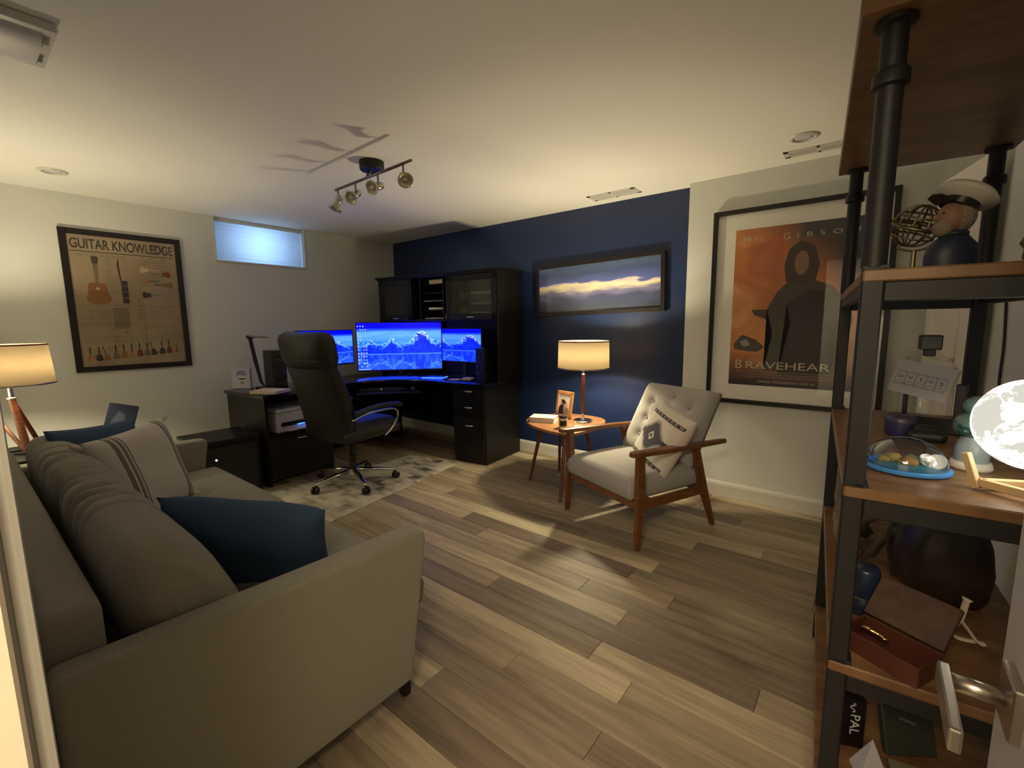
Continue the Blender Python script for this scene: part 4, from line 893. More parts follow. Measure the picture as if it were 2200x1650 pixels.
pn_ = frame('framed_panorama', 'wide black-framed picture of a cloud horizon on the blue wall', 'picture', (2.895, -.002, 1.645), 0, 1.275, .485, .035, .038, M['frame'], -.022)
ob('print', B((-.603, -.020, -.208), (.603, -.017, .208)), M['pano'], pn_)
# guitar chart on the left wall
gp = frame('guitar_poster', 'black-framed tan guitar chart poster on the left wall', 'poster', (.001, -2.697, 1.536), pi / 2, .772, 1.109, .042, .024, M['frame'])
m = pr('aged_paper', (.38, .295, .18), .5, var=(3, (.31, .235, .145))); M['aged'] = m
ob('print', B((-.346, -.010, -.514), (.346, -.008, .514)), M['aged'], gp)
M['pink2'] = pr('poster_ink', (.045, .030, .022), .6); M['pfaint'] = pr('poster_faint', (.20, .15, .09), .6); M['pwood'] = pr('poster_guitar', (.29, .12, .035), .6); M['pdark'] = pr('poster_dark', (.05, .03, .02), .6)
M['porange'] = pr('poster_pale_guitar', (.40, .20, .06), .6); M['pred'] = pr('poster_red_guitar', (.22, .04, .02), .6); M['ppale'] = pr('poster_pale', (.58, .44, .26), .6)
VF = RX(pi / 2)
def gt(s, x, z, w, h, mat='pink2', thick=0.0): return text('lettering', s, M[mat], gp, w, h, T(x, -.0112, z) @ VF, thick)
gt('GUITAR KNOWLEDGE', 0, .448, .655, .078, 'pink2', .02)
ob('printed_rule', B((-.33, -.0112, .386), (.33, -.0105, .392)), M['pink2'], gp)
gt('ANATOMY OF A GUITAR', -.155, .363, .31, .020, 'pfaint')
def gshape(cx_, cz, L_, ang, mat, necko='pdark', yy=-.0114, cut=False):
    """flat guitar print: body at the bottom, neck up, total length L_"""
    c, s = math.cos(ang), math.sin(ang); tf = lambda p: (cx_ + p[0] * c - p[1] * s, cz + p[0] * s + p[1] * c)
    body = [(0, 0), (.12, .01), (.19, .07), (.205, .14), (.17, .22), (.125, .27), (.13, .32), (.155, .37), (.14, .43), (.08, .455), (0, .45)]
    body += [(-x, z) for x, z in body[-2:0:-1]]
    ob('printed_guitar', xz([tf((x * L_, z * L_)) for x, z in body], yy), M[mat], gp)
    nk = [(-.022, .40), (.022, .40), (.017, .88), (.038, .90), (.040, .985), (0, 1.0), (-.040, .985), (-.038, .90), (-.017, .88)]
    ob('printed_neck', xz([tf((x * L_, z * L_)) for x, z in nk], yy - .0003), M[necko], gp)
    if L_ > .2: ob('printed_soundhole', xz([tf(p) for p in ell(0, .33 * L_, .035 * L_, .03 * L_)], yy - .0005), M['ppale'], gp)
gshape(-.195, -.02, .375, 0, 'pwood', 'pfaint')
ob('printed_headstock', xz([(-.212, .30), (-.178, .30), (-.172, .352), (-.195, .357), (-.218, .352)], -.0122), M['pdark'], gp)
for k in range(4): ob('printed_fretboard', B((-.048, -.0114, -.008 + k * .047), (-.006, -.0106, .034 + k * .047)), M['pdark'], gp)
ob('printed_fretboard', xz([(-.052, .18), (-.044, .18), (-.056, .30), (-.045, .345), (-.052, .348), (-.062, .30)], -.0114), M['pdark'], gp)
for (x, z, ang, mt_, nk) in ((.085, .275, -pi / 2, 'ppale', 'ppale'), (.295, .245, pi / 2, 'pred', 'pfaint'), (.085, .185, -pi / 2, 'porange', 'pdark'), (.305, .155, pi / 2, 'pwood', 'pdark'), (.085, .065, -pi / 2, 'pdark', 'pfaint')):
    gshape(x, z, .13, ang, mt_, nk)
bm = bmesh.new(); rnd = random.Random(8)
for x0, x1, z0, z1, st2 in ((.04, .33, .06, .34, .022), (-.33, -.02, -.23, -.06, .016), (.02, .33, -.23, -.03, .018), (-.33, .33, -.34, -.26, .02), (-.14, -.09, .06, .34, .02), (-.02, .02, .02, .34, .025)):
    z = z1
    while z > z0:
        xa = x0 + rnd.uniform(0, .02); xb = x1 - rnd.uniform(0, .3) * (x1 - x0)
        if rnd.random() < .8: box(bm, (xa, -.0109, z), (xb, -.0104, z + .003))
        z -= st2
o = ob('printed_lines', bm, M['pfaint'], gp); o['kind'] = 'stuff'
ob('printed_panel', B((-.12, -.0106, -.215), (-.02, -.0102, -.045)), M['pfaint'], gp); ob('printed_panel', B((-.34, -.0106, -.028), (.34, -.0102, -.024)), M['pfaint'], gp)
for k in range(12):
    gshape(-.29 + k * .052, -.475 + .004 * k, .115 if k < 11 else .07, 0 if k not in (2, 8) else .25, ('porange', 'pdark', 'pwood', 'pfaint', 'pwood', 'porange', 'pred', 'pfaint', 'pdark', 'pdark', 'pred', 'pwood')[k])
# movie poster on the rear wall: generic stand-in picture, its writing kept
MC = ((3.913 + 4.949) / 2, -G - .002, (.7315 + 2.103) / 2)
mpn = frame('movie_poster', 'large black-framed orange and brown movie poster with white mat', 'poster', MC, 0, 1.036, 1.372, .030, .034, M['frame'])
ob('mat_board', B((-.49, -.010, -.66), (.49, -.006, .66)), M['mat'], mpn)
PX0, PX1, PZ0, PZ1 = 4.063 - MC[0], 4.802 - MC[0], .870 - MC[2], 1.962 - MC[2]
ob('print_edge', B((PX0 - .008, -.0108, PZ0 - .008), (PX1 + .008, -.0100, PZ1 + .008)), M['mat'], mpn)
m = pr('poster_print', (.4, .15, .04), .4); nt, N, L, b = grow(m)
tc = N.new('ShaderNodeTexCoord'); no = N.new('ShaderNodeTexNoise'); no.inputs['Scale'].default_value = 2.6; no.inputs['Detail'].default_value = 5; no.inputs['Distortion'].default_value = 1.2; L.new(tc.outputs['Object'], no.inputs[0])
cr = N.new('ShaderNodeValToRGB'); L.new(no.outputs[0], cr.inputs[0]); el = cr.color_ramp.elements; el[0].position = .3; el[0].color = (.42, .11, .035, 1); el[1].position = .72; el[1].color = (.85, .46, .18, 1); e = el.new(.5); e.color = (.64, .23, .07, 1)
sp = N.new('ShaderNodeSeparateXYZ'); L.new(tc.outputs['Object'], sp.inputs[0])
a1 = N.new('ShaderNodeMath'); a1.operation = 'MULTIPLY_ADD'; a1.inputs[1].default_value = .9; L.new(sp.outputs[0], a1.inputs[0]); L.new(sp.outputs[2], a1.inputs[2])
a2 = N.new('ShaderNodeMath'); a2.operation = 'MULTIPLY_ADD'; a2.inputs[1].default_value = .45; L.new(no.outputs[0], a2.inputs[0]); L.new(a1.outputs[0], a2.inputs[2])
r1 = N.new('ShaderNodeMapRange'); r1.inputs[1].default_value = .52; r1.inputs[2].default_value = .78; L.new(a2.outputs[0], r1.inputs[0])
mx1 = N.new('ShaderNodeMix'); mx1.data_type = 'RGBA'; mx1.inputs[7].default_value = (.05, .046, .045, 1); L.new(r1.outputs[0], mx1.inputs[0]); L.new(cr.outputs[0], mx1.inputs[6])
r2 = N.new('ShaderNodeMapRange'); r2.inputs[1].default_value = -.28; r2.inputs[2].default_value = -.52; L.new(sp.outputs[2], r2.inputs[0])
mx2 = N.new('ShaderNodeMix'); mx2.data_type = 'RGBA'; mx2.inputs[7].default_value = (.035, .028, .030, 1); L.new(r2.outputs[0], mx2.inputs[0]); L.new(mx1.outputs[2], mx2.inputs[6]); L.new(mx2.outputs[2], b.inputs['Base Color'])
ob('print', B((PX0, -.0120, PZ0), (PX1, -.0105, PZ1)), m, mpn)
def mp_(pts, mat, yy): return ob('printed_shape', xz([(PX0 + (PX1 - PX0) * p[0], PZ0 + (PZ1 - PZ0) * p[1]) for p in pts], yy), mat, mpn)
drk = pr('poster_cloak', (.030, .024, .020), .5); mid = pr('poster_cloak_light', (.085, .065, .045), .5); hair = pr('poster_hair', (.07, .042, .025), .5); skn = pr('poster_face', (.30, .17, .10), .5)  # flat print colours: cloak, paler cloak, hair, face
mp_([(.30, .10), (.36, .34), (.33, .42), (.20, .455), (.17, .49), (.30, .49), (.38, .60), (.46, .66), (.66, .66), (.80, .62), (.92, .52), (.96, .42), (.86, .40), (.84, .26), (.86, .10)], mid, -.0124)
mp_([(.42, .08), (.50, .40), (.46, .52), (.62, .60), (.84, .58), (.90, .46), (.80, .36), (.82, .08)], drk, -.0128)
mp_([(.44, .66), (.42, .76), (.45, .85), (.54, .90), (.65, .86), (.69, .75), (.67, .66), (.60, .63), (.50, .63)], hair, -.0130)
mp_(ell(.555, .765, .055, .072), skn, -.0134)
mp_([(.03, .27), (.10, .33), (.22, .30), (.30, .25), (.24, .22), (.12, .225), (.04, .235)], mid, -.0126)
mp_([(.08, .285), (.14, .30), (.18, .265), (.12, .25)], pr('poster_grey', (.35, .33, .30), .5), -.0129)
mw = pr('poster_lettering', (.62, .52, .40), .5)
PM = (PX0 + PX1) / 2
def mt2(s, x, z, w, h): return text('lettering', s, mw, mpn, w, h, T(x, -.0138, z) @ VF)
mt2('M', PX0 + .075, PZ1 - .072, .046, .040); mt2('E L', PX0 + .155, PZ1 - .074, .060, .030); mt2('G', PX0 + .315, PZ1 - .075, .040, .040); mt2('I  B  S  O  N', PX0 + .540, PZ1 - .077, .330, .030)
mt2('B', PX0 + .063, PZ0 + .150, .042, .062); mt2('RAVEHEAR', PX0 + .360, PZ0 + .146, .500, .050); mt2('T', PX0 + .655, PZ0 + .150, .044, .060)
mt2('OPENS WEDNESDAY MAY 24', PX0 + .36, PZ0 + .030, .34, .014)
bm = bmesh.new()
for k, (xa, xb) in enumerate(((.05, .66), (.12, .60), (.08, .64))): box(bm, (PX0 + xa, -.0136, PZ0 + .095 - k * .018), (PX0 + xb, -.0134, PZ0 + .102 - k * .018))
o = ob('printed_credits', bm, pr('poster_credit', (.20, .15, .10), .5), mpn); o['kind'] = 'stuff'

# ================================================================== SHELVING UNIT BY THE DOOR
SHL = (4.8535, -2.5705, 0); SHR = 0.0811; swm = T(*SHL) @ RZ(SHR)
def sw(x, y, z): return tuple(swm @ Vector((x, y, z)))
sh = root('shelving_unit', 'tall open shelving unit with dark steel posts and five wooden shelves', 'shelf', SHL, SHR)
LV = [0.152, 0.586, 0.985, 1.425, 1.875]
SWD, SLN = 0.40, 1.045
for i, z in enumerate(LV):
    if i == 4: ob('shelf_board', B((-.038, -.036, z), (SWD + .03, SLN + .035, z + .036), .003), M['shelfwood'], sh)
    else: ob('shelf_board', B((.001, -.002, z - .024), (SWD - .001, SLN + .002, z), .003), M['shelfwood'], sh)
    if i < 4 and i > 0:
        for lo, hi in (((.036, .002, z - .062), (SWD - .036, .026, z - .024)), ((.036, SLN - .026, z - .062), (SWD - .036, SLN - .002, z - .024)), ((.004, .036, z - .050), (.024, SLN - .036, z - .024)), ((SWD - .024, .036, z - .050), (SWD - .004, SLN - .036, z - .024))):
            ob('shelf_rail', B(lo, hi, .002), M['metal'], sh)
ps = .036
for px_, py_ in ((0, 0), (0, SLN - ps), (SWD - ps, 0), (SWD - ps, SLN - ps)):
    p_ = ob('post', B((px_, py_, 0), (px_ + ps, py_ + ps, 1.43), .003), M['metal'], sh)
    c = (px_ + ps / 2, py_ + ps / 2)
    up = ob('upper_post', LA([(.021, 1.43), (.021, 1.862), (.033, 1.866), (.033, 1.874)], 12, T(*c, 0), cap=False), M['metal'], p_, sharp=40)
    for zc in (1.775,): ob('collar', LA([(.021, zc - .018), (.029, zc - .014), (.029, zc + .008), (.024, zc + .014), (.021, zc + .016)], 16, T(*c, 0), cap=False), M['metal'], p_, sharp=40)
    for z in LV[:4]: ob('bracket', B((px_ - (.006 if px_ > .1 else -.0), py_ - (.006 if py_ > .1 else 0) , z + .0005), (px_ + ps + (.006 if px_ < .1 else 0), py_ + ps + (.006 if py_ < .1 else 0), z + .008), .001), M['metal'], p_)
def sr(name, label, cat, x, y, z, rz=0, group=None): return root(name, label, cat, sw(x, y, z), SHR + rz, group)
# ---- second shelf: globe, captain bust, rock, box
g_ = sr('armillary_globe', 'openwork metal globe of bent bands on a stand on the upper shelf', 'globe', .135, .50, 1.4255)
M['brass'] = pr('aged_brass', (.22, .17, .09), .4, .9)
ob('base', LA([(.0001, 0), (.035, 0), (.036, .006), (.012, .014), (.006, .03), (.006, .085), (.0001, .086)], 24, cap=False), M['brass'], g_, sharp=40)
def ringb(parent, r_, mx, w=.0035, name='band', a0=0, a1=2 * pi):
    n = 36; pts = [mx @ Vector((r_ * math.cos(a0 + (a1 - a0) * i / n), r_ * math.sin(a0 + (a1 - a0) * i / n), 0)) for i in range(n + 1)]
    return ob(name, TU(pts, w, 6, .7), M['brass'], parent, smooth=True)
gm = T(0, 0, .148) @ RX(.35) @ RY(.3)
for k in range(5): ringb(g_, .052, gm @ RZ(k * pi / 5) @ RX(pi / 2), .0030)
ringb(g_, .0535, gm, .008); ringb(g_, .046, gm @ T(0, 0, .026), .0035); ringb(g_, .046, gm @ T(0, 0, -.026), .0035)
ringb(g_, .064, T(0, 0, .148) @ RZ(.1) @ RX(pi / 2), .004, 'meridian', -2.2, .9)
ob('core', sph((0, 0, .148), .012, 14, 10), M['brass'], g_, smooth=True)
cb = sr('captain_figurine', 'small bust figurine with white captain cap and navy coat on the upper shelf', 'figurine', .190, .38, 1.4255, math.radians(25))
M['coat'] = pr('coat_navy', (.012, .018, .035), .5); M['fskin'] = pr('figurine_skin', (.22, .12, .07), .6); M['fhair'] = pr('figurine_beard', (.20, .16, .10), .8, bump=(120, .8)); M['cap'] = pr('cap_white', (.50, .46, .38), .7)
bm = bmesh.new(); secs = [(.050, .038, 0), (.053, .040, .02), (.055, .040, .05), (.050, .036, .075), (.034, .028, .092), (.022, .022, .104)]
rings = []
for a, b_, z in secs: rings.append([bm.verts.new((a * math.cos(2 * pi * k / 24), b_ * math.sin(2 * pi * k / 24), z)) for k in range(24)])
for r0, r1 in zip(rings, rings[1:]):
    for k in range(24): bm.faces.new((r0[k], r0[(k + 1) % 24], r1[(k + 1) % 24], r1[k]))
bm.faces.new(rings[0][::-1]); bm.faces.new(rings[-1]); ob('coat', bm, M['coat'], cb, smooth=True)
ob('collar', TU([(.022 * math.cos(a), .022 * math.sin(a) , .103) for a in [i * 2 * pi / 16 for i in range(17)]], .006, 8), M['coat'], cb, smooth=True)
hd = ob('head', sph((-.006, 0, .142), .032, 20, 14, (1.0, .9, 1.12)), M['fskin'], cb, smooth=True)
ob('nose', sph((-.040, 0, .142), .007, 10, 8, (1.2, .8, 1.2)), M['fskin'], hd, smooth=True)
for s in (-1, 1): ob('eye', sph((-.033, s * .011, .150), .003, 8, 6), M['frame'], hd); ob('ear', sph((0, s * .029, .140), .007, 8, 6, (.8, .5, 1.2)), M['fskin'], hd, smooth=True)
ob('mouth', B((-.0375, -.007, .130), (-.034, .007, .1325)), M['frame'], hd)
ob('hair', sph((.008, 0, .142), .034, 20, 14, (.85, .98, 1.1)), M['fhair'], cb, smooth=True); ob('beard', sph((-.024, 0, .119), .020, 16, 12, (1, 1.1, 1.15)), M['fhair'], cb, smooth=True)
cm = T(.004, 0, .168) @ RY(.50) @ Matrix.Scale(1.14, 4)
ob('cap_band', LA([(.031, -.006), (.033, .008)], 28, cm, cap=False), M['frame'], cb, smooth=True)
ob('cap_crown', LA([(.032, .006), (.052, .016), (.055, .022), (.045, .033), (.02, .036), (.0001, .036)], 28, cm, cap=False), M['cap'], cb, smooth=True)
ob('cap_visor', PR([(-.052, -.018), (-.058, 0), (-.052, .018), (-.026, .026), (-.03, 0), (-.026, -.026)], -.006, -.003, 0, cm), M['frame'], cb)
def rock(name, label, cat, x, y, z, r, sc, mat, seed):
    bm = bmesh.new(); bmesh.ops.create_icosphere(bm, subdivisions=3, radius=r); rnd = random.Random(seed); ks = [Vector([rnd.uniform(-1, 1) for _ in range(3)]).normalized() for _ in range(14)]
    for v in bm.verts:
        d = v.co.normalized(); k = 1 + .12 * math.sin(d.x * 9 + seed) * math.sin(d.y * 8) + .10 * math.sin(d.z * 12 + d.x * 5)
        for q in ks: k -= .10 * max(0, d.dot(q) - .85) / .15
        v.co = Vector((v.co.x * sc[0], v.co.y * sc[1], v.co.z * sc[2])) * k
    mz = min(v.co.z for v in bm.verts)
    bmesh.ops.translate(bm, verts=bm.verts[:], vec=(0, 0, -mz)); o = ob(name, bm, mat, None, T(*sw(x, y, z))); return tag(o, label, cat)
M['rock'] = pr('brown_rock', (.16, .12, .075), .8, bump=(60, .8), var=(18, (.26, .20, .13)))
rock('rock', 'rough brown stone at the right end of the upper shelf', 'rock', .335, .36, 1.4255, .045, (.8, 1, 1.35), M['rock'], 3)
o = ob('wooden_box', B((-.05, -.035, 0), (.05, .035, .045), .003), M['shelfwood'], None, swm @ T(.315, .60, 1.4255)); tag(o, 'small dark wooden box behind the stone on the upper shelf', 'box')
# ---- on top of the unit: dried decor
dd = sr('dried_flowers', 'dried reddish flowers lying on top of the shelving unit', 'flowers', .14, .12, 1.911)
M['petal'] = pr('dried_petal', (.30, .13, .09), .8); rnd = random.Random(2)
for k in range(9):
    a = rnd.uniform(0, 2 * pi); q = T(.02 * math.cos(a), .03 * math.sin(a), .012) @ RZ(a) @ RY(-rnd.uniform(.2, 1.0))
    ob('petal', PR([(0, -.008), (.04, -.014), (.075, -.006), (.09, 0), (.075, .006), (.04, .014), (0, .008)], 0, .002, 0, q), M['petal'] if k % 2 else M['cream'], dd)
# ---- third shelf
dm = sr('glass_dome', 'clear glass dome paperweight on a blue base with a tiny yellow-green scene', 'paperweight', .122, .205, .9855)
ob('base', LA([(.0001, 0), (.076, 0), (.082, .004), (.082, .009), (.076, .012), (.0001, .012)], 48, cap=False), pr('dome_blue', (.05, .22, .55), .35), dm, sharp=40)
ob('dome', LA([(.075 * math.cos(a), .012 + .062 * math.sin(a)) for a in [i * pi / 2 / 14 for i in range(15)]][:-1] + [(.0001, .074)], 48, cap=False), M['domeglass'], dm, smooth=True)
ob('sea', LA([(.0001, .016), (.05, .015), (.071, .0125)], 40, cap=False), pr('sea_blue', (.04, .12, .25), .3, var=(40, (.03, .22, .30))), dm, smooth=True)
for k, (ex, ey, er) in enumerate(((-.02, .01, .018), (.012, .022, .015), (.005, -.014, .017), (-.038, -.012, .011), (.033, -.004, .012))):
    bm = bmesh.new(); bmesh.ops.create_icosphere(bm, subdivisions=2, radius=er)
    for v in bm.verts: v.co *= 1 + .25 * math.sin(v.co.x * 300 + k) * math.cos(v.co.y * 260); v.co.z *= .7
    ob('island', bm, pr('island', ((.30, .24, .06), (.10, .16, .06), (.30, .17, .05))[k % 3], .8), dm, T(ex, ey, .020), smooth=True)
ob('moon_disc', LA([(.0001, 0), (.017, 0), (.017, .002), (.0001, .002)], 28, T(.052, -.015, .028) @ RZ(-.5) @ RX(1.15), cap=False), M['mat'], dm)
dc = sr('glass_decanter', 'round clear glass bottle with square dark stopper behind the sign on the middle shelf', 'bottle', .235, .80, .9855)
ob('bottle', LA([(.0001, 0), (.060, 0), (.066, .01), (.068, .12), (.066, .19), (.052, .22), (.026, .232), (.022, .245)], 36, cap=False), M['glass'], dc, smooth=True)
ob('bottle_rim', TU([(.068 * math.cos(a), .068 * math.sin(a), .19) for a in [i * 2 * pi / 30 for i in range(31)]], .003, 6), M['glass'], dc, smooth=True)
ob('stopper', B((-.026, -.026, .246), (.026, .026, .292), .004, 2), pr('stopper', (.04, .03, .018), .4), dc); ob('stopper_plug', B((-.014, -.014, .225), (.014, .014, .246), .002), pr('stopper_plug', (.04, .03, .018), .5), dc)
sg = sr('sign_card', 'tilted grey card with five letter tiles reading GeNIUS on the middle shelf', 'sign', .205, .665, 1.145, math.radians(-14))
sm = RY(math.radians(12)) @ RX(-.10) @ Matrix.Scale(.90, 4)
ob('card', B((-.078, -.004, -.056), (.078, 0, .056), .001, mx=sm), pr('card_grey', (.42, .40, .40), .6), sg)
ob('card_edge', B((.074, -.0045, -.056), (.082, .004, .056), .001, mx=sm), pr('card_side', (.30, .28, .22), .6), sg)
ob('printed_band', B((-.068, -.0046, -.026), (.062, -.004, .020), mx=sm), pr('band_grey', (.30, .28, .29), .6), sg)
tl_ = pr('tile_pale', (.45, .43, .42), .6); ik = pr('tile_ink', (.06, .055, .06), .6)
for k, ch in enumerate(('Ge', 'N', 'I', 'U', 'S')):
    cx_ = -.0555 + k * .0262
    t_ = ob('letter_tile', PR(seat_outline(.021, .036, .005, 4), 0, .0006, 0, sm @ T(cx_, -.0047, -.003) @ RX(pi / 2)), tl_, sg)
    text('tile_letter', ch, ik, t_, .014 if k == 0 else (.003 if ch == 'I' else .009), .012, sm @ T(cx_, -.0057, .002) @ RX(pi / 2), .01)
    ob('tile_caption', B((cx_ - .006, -.0057, -.014), (cx_ + .006, -.0054, -.0125), mx=sm), ik, t_)
# dark stand behind the card and dark containers in front
ds = sr('card_stand', 'dark blocky stand holding the grey letter card', 'stand', .225, .700, .9855, math.radians(-14))
ob('block', B((-.075, -.012, 0), (.085, .034, .045), .003), M['frame'], ds); ob('upright', B((.062, -.002, .045), (.086, .030, .150), .002), M['frame'], ds); ob('upright', B((-.055, .0, .045), (-.045, .030, .120), .002), M['frame'], ds)
bt_ = sr('blue_tin', 'round dark blue tin beside the letter card', 'tin', .158, .605, .9855)
ob('tin', LA([(.0001, 0), (.034, 0), (.037, .004), (.037, .042), (.0001, .043)], 32, cap=False), pr('tin_blue', (.03, .03, .10), .35), bt_, sharp=50); ob('lid', LA([(.038, .038), (.0385, .05), (.030, .060), (.0001, .062)], 32, cap=False), pr('tin_lid', (.04, .035, .06), .4), bt_, smooth=True)
o = ob('black_pouch', slab(.06, .05, .045, 12, 12, lambda x, y: 0, .018), M['leather'], None, swm @ T(.208, .555, .9855), smooth=True); tag(o, 'small black pouch to the right of the blue tin', 'pouch')
# sea-green glass figure
fg = sr('glass_figure', 'small sea-green glass figure on a white base behind the moon lamp', 'figurine', .247, .285, .9855)
tg = glass('sea_glass', (.50, .72, .66), .05); tg2 = pr('sea_green', (.10, .17, .14), .12, trans=.3)
ob('base', LA([(.0001, 0), (.036, 0), (.038, .005), (.034, .018), (.0001, .018)], 28, cap=False), M['cap'], fg, smooth=True)
ob('skirt', LA([(.030, .018), (.030, .05), (.022, .07), (.020, .075)], 24, cap=False), pr('pale_blue', (.24, .28, .28), .3), fg, smooth=True)
ob('body', sph((-.008, 0, .100), .030, 20, 14, (1, 1, 1.0)), tg2, fg, smooth=True); ob('head', sph((.0, 0, .145), .024, 18, 12), tg2, fg, smooth=True)
for a in (-.6, .5, 1.4): ob('knob', sph((-.022, -.018 + a * .010, .095 + a * .01), .012, 12, 8), tg, fg, smooth=True)
# moon lamp
mlp = sr('moon_lamp', 'glowing white moon lamp on a small crossed wooden stand', 'lamp', .285, .098, .9880)
m = bpy.data.materials.new('moon_glow'); m.use_nodes = True; nt = m.node_tree; nt.nodes.clear(); N = nt.nodes; L = nt.links
out = N.new('ShaderNodeOutputMaterial'); em = N.new('ShaderNodeEmission'); tc = N.new('ShaderNodeTexCoord'); no = N.new('ShaderNodeTexNoise'); no.inputs['Scale'].default_value = 17; no.inputs['Detail'].default_value = 7; no.inputs['Roughness'].default_value = .62; no.inputs['Distortion'].default_value = .6
cr = N.new('ShaderNodeValToRGB'); el = cr.color_ramp.elements; el[0].position = .46; el[0].color = (.64, .62, .53, 1); el[1].position = .60; el[1].color = (9.0, 8.6, 7.2, 1)
L.new(tc.outputs['Object'], no.inputs[0]); L.new(no.outputs[0], cr.inputs[0]); L.new(cr.outputs[0], em.inputs[0]); em.inputs[1].default_value = 1.15; L.new(em.outputs[0], out.inputs[0])
ob('moon', sph((0, 0, 0), .086, 48, 32), m, mlp, T(0, 0, .141), smooth=True)
M['pine'] = pr('pale_pine', (.55, .36, .18), .5)
for a in (.35, .35 + 2 * pi / 3, .35 + 4 * pi / 3):
    q = RZ(a); ob('stand_arm', B((-.052, -.006, .0), (.052, .006, .016), .001, mx=q @ T(0, .030, .006)), M['pine'], mlp); ob('stand_leg', B((-.006, -.007, 0), (.006, .007, .072), .001, mx=q @ T(.056, .030, 0) @ RY(.35)), M['pine'], mlp)
# ---- fourth shelf: driftwood, mug, leather bag, wishbone, open box
dwd = sr('driftwood', 'tangle of pale twisted driftwood branches on the lower shelf', 'driftwood', .115, .66, .5865)
M['drift'] = pr('driftwood', (.20, .17, .12), .8, var=(14, (.11, .085, .055)))
rnd = random.Random(11)
for k in range(8):
    a = rnd.uniform(0, 2 * pi); p = [Vector((rnd.uniform(-.05, .07), rnd.uniform(-.14, .12), .012))]
    for q in range(4): a += rnd.uniform(-1, 1); p.append(p[-1] + Vector((.045 * math.cos(a), .055 * math.sin(a), rnd.uniform(.035, .075))))
    for q in p: q.x = max(-.085, min(.17, q.x)); q.z = min(q.z, .30)
    sp_ = spline(p, 5); ob('branch', TU(sp_, [.013 * (1 - .6 * i / len(sp_)) for i in range(len(sp_))], 8, .8), M['drift'], dwd, smooth=True)
o = ob('dark_dish', LA([(.0001, 0), (.030, .002), (.058, .012), (.062, .016), (.056, .016), (.03, .008), (.0001, .006)], 32, cap=False), M['leather'], None, swm @ T(.100, .90, .765), smooth=True)
tag(o, 'flat black dish above the driftwood', 'dish')
dp = ob('dish_foot', LA([(.02, -.178), (.006, -.17), (.006, .002)], 16), M['leather'], o)
mg = sr('blue_flask', 'dark blue cylindrical flask standing on the lower shelf behind the open box', 'flask', .076, .245, .5865)
ob('lower_body', LA([(.0001, 0), (.028, 0), (.030, .003), (.030, .045), (.028, .047)], 28, cap=False), pr('flask_navy', (.012, .02, .045), .3), mg, smooth=True)
ob('upper_body', LA([(.028, .047), (.030, .050), (.030, .115), (.026, .124), (.0001, .126)], 28, cap=False), pr('flask_navy_b', (.012, .022, .05), .35), mg, smooth=True)
ob('band', LA([(.0305, .045), (.031, .047), (.0305, .049)], 28, cap=False), M['nickel'], mg, smooth=True)
M['bag'] = pr('dark_brown_leather', (.022, .012, .007), .45, bump=(50, .4))
bg = sr('leather_bag', 'bulging dark brown leather bag on the lower shelf', 'bag', .255, .50, .5865)
bm = bmesh.new(); rings = []
for (w_, d_, z) in ((.16, .22, 0), (.19, .25, .03), (.20, .26, .09), (.185, .25, .15), (.15, .22, .20), (.10, .18, .235)):
    rings.append([bm.verts.new((w_ / 2 * math.copysign(abs(math.cos(2 * pi * k / 28)) ** .6, math.cos(2 * pi * k / 28)), d_ / 2 * math.copysign(abs(math.sin(2 * pi * k / 28)) ** .6, math.sin(2 * pi * k / 28)), z + .004 * math.sin(k * 1.7))) for k in range(28)])
for r0, r1 in zip(rings, rings[1:]):
    for k in range(28): bm.faces.new((r0[k], r0[(k + 1) % 28], r1[(k + 1) % 28], r1[k]))
bm.faces.new(rings[0][::-1]); bm.faces.new(rings[-1]); ob('body', bm, M['bag'], bg, smooth=True)
ob('strap', TU(spline([(-.10, -.06, .03), (-.115, -.05, .16), (-.04, -.02, .252), (.04, 0, .250), (.10, .03, .15)], 6), .007, 8, .5), M['bag'], bg, smooth=True)
wb = sr('wishbone', 'pale forked wishbone-shaped ornament standing on the lower shelf', 'ornament', .248, .222, .5865)
M['bone'] = pr('bone', (.50, .45, .30), .5)
ob('stem', TU(spline([(.0, 0, .052), (.004, 0, .08), (.008, 0, .112)], 4), [.007] * 8 + [.011], 10, .6), M['bone'], wb, smooth=True)
ob('fork', TU(spline([(-.062, .0, .008), (-.030, 0, .016), (-.012, 0, .028), (.0, 0, .056)], 5), [.004] + [.008] * 15, 10, .6), M['bone'], wb, smooth=True)
ob('fork', TU(spline([(.002, 0, .056), (.018, .006, .034), (.035, .010, .010), (.050, .012, .007)], 5), [.006] * 12 + [.009, .009, .008, .003], 10, .6), M['bone'], wb, smooth=True)
ob('fork_web', TU(spline([(-.012, 0, .024), (.0, .004, .010), (.03, .010, .008)], 5), .007, 10, .6), M['bone'], wb, smooth=True)
M['cigar'] = pr('cedar_box', (.085, .025, .012), .45, var=(8, (.06, .016, .009), (1, 8, 1)))
xb = sr('wooden_chest', 'open reddish wooden box with a leaning lid and brass clasp on the lower shelf', 'box', .110, .075, .5865, math.radians(-32))
bm = bmesh.new()
for lo, hi in (((-.075, -.050, 0), (.075, -.044, .045)), ((-.075, .044, 0), (.075, .050, .045)), ((-.075, -.044, 0), (-.069, .044, .045)), ((.069, -.044, 0), (.075, .044, .045)), ((-.069, -.044, 0), (.069, .044, .005))): box(bm, lo, hi, .001)
ob('box', bm, M['cigar'], xb)
ob('lid', B((-.075, 0, 0), (.075, .100, .012), .002, mx=T(0, .050, .046) @ RX(.85)), pr('lid_leather', (.045, .022, .012), .5, var=(30, (.07, .035, .02))), xb)
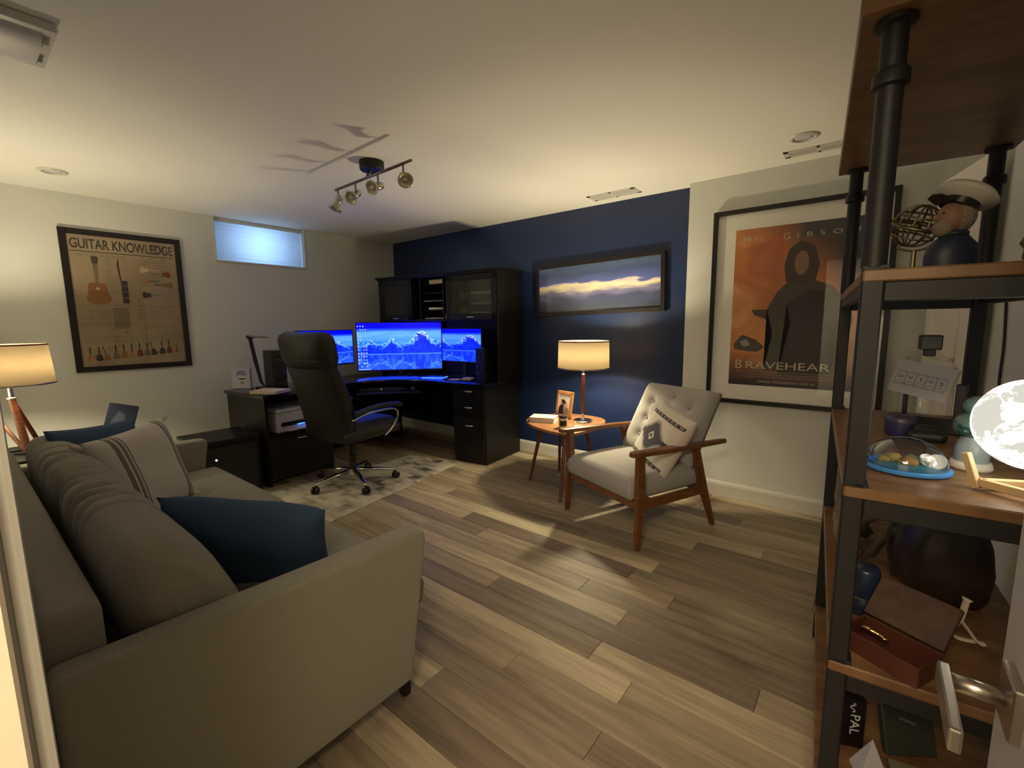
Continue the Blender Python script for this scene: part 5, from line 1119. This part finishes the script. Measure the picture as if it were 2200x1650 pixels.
ob('lid_mark', B((-.012, .045, -.002), (.018, .052, -.0005), mx=T(0, .050, .046) @ RX(.85) @ RZ(.5)), M['nickel'], xb)
ob('brass_clasp', TU(spline([(-.045, -.01, .046), (-.03, -.018, .054), (-.012, -.012, .050), (.004, -.02, .050)], 5), [.004, .008] + [.007] * 13 + [.004], 10, .7), pr('gold', (.80, .55, .12), .25, 1.0), xb, smooth=True)
# ---- bottom shelf
gb = sr('black_game_box', 'black box standing on edge with white PAL lettering on the bottom shelf', 'box', .078, .318, .1525, math.radians(18))
ob('box', B((-.030, -.02, 0), (.030, .05, .145), .001), M['frame'], gb); ob('pale_edge', B((-.0315, -.0205, 0), (-.0302, .05, .145)), M['nickel'], gb)
wl = pr('white_lettering', (.55, .55, .52), .5)
text('lettering', 'PAL', wl, gb, .060, .022, T(.006, -.0206, .070) @ RX(pi / 2) @ RZ(-pi / 2), .01)
ob('lettering_swash', TU([(-.002 + .006 * math.sin(i * 1.3), -.0204, .108 + i * .004) for i in range(8)], .0018, 5), wl, gb)
o = ob('paper_pyramid', (lambda bm: [bm.faces.new([bm.verts.new(v) for v in f]) for f in (((-.035, -.03, 0), (.035, -.03, 0), (.0, 0, .100)), ((.035, -.03, 0), (.035, .03, 0), (0, 0, .100)), ((.035, .03, 0), (-.035, .03, 0), (0, 0, .100)), ((-.035, .03, 0), (-.035, -.03, 0), (0, 0, .100)), ((-.035, .03, 0), (.035, .03, 0), (.035, -.03, 0), (-.035, -.03, 0)))] and bm)(bmesh.new()), pr('pale_lilac_card', (.40, .38, .40), .6), None, swm @ T(.122, .235, .1525) @ RZ(.3))
tag(o, 'pale grey folded paper pyramid on the bottom shelf', 'ornament')
tb = sr('dark_album', 'dark grey-green album leaning back on the bottom shelf', 'book', .222, .345, .1597, math.radians(30))
ob('cover', B((-.065, 0, .0), (.065, .022, .125), .003, mx=RX(-.30)), pr('album_green', (.035, .038, .028), .45), tb); ob('cover_mark', B((-.055, -.0012, .078), (-.01, -.0002, .084), mx=RX(-.30) @ RY(.35)), M['nickel'], tb)
o = ob('beige_box', B((-.07, -.06, 0), (.09, .05, .05), .003), pr('beige_card', (.16, .145, .09), .6), None, swm @ T(.232, .215, .1525) @ RZ(.1)); tag(o, 'low beige cardboard box at the front of the bottom shelf', 'box')
# power cord on the right wall
o = ob('power_cord', TU(spline([(5.293, -.96, 1.52), (5.293, -.99, 1.40), (5.293, -1.05, 1.22), (5.292, -1.06, 1.08), (5.29, -1.12, .96)], 6), .005, 8), M['plastic'], None, smooth=True); tag(o, 'thin black power cord hanging on the right wall behind the shelving', 'cord')
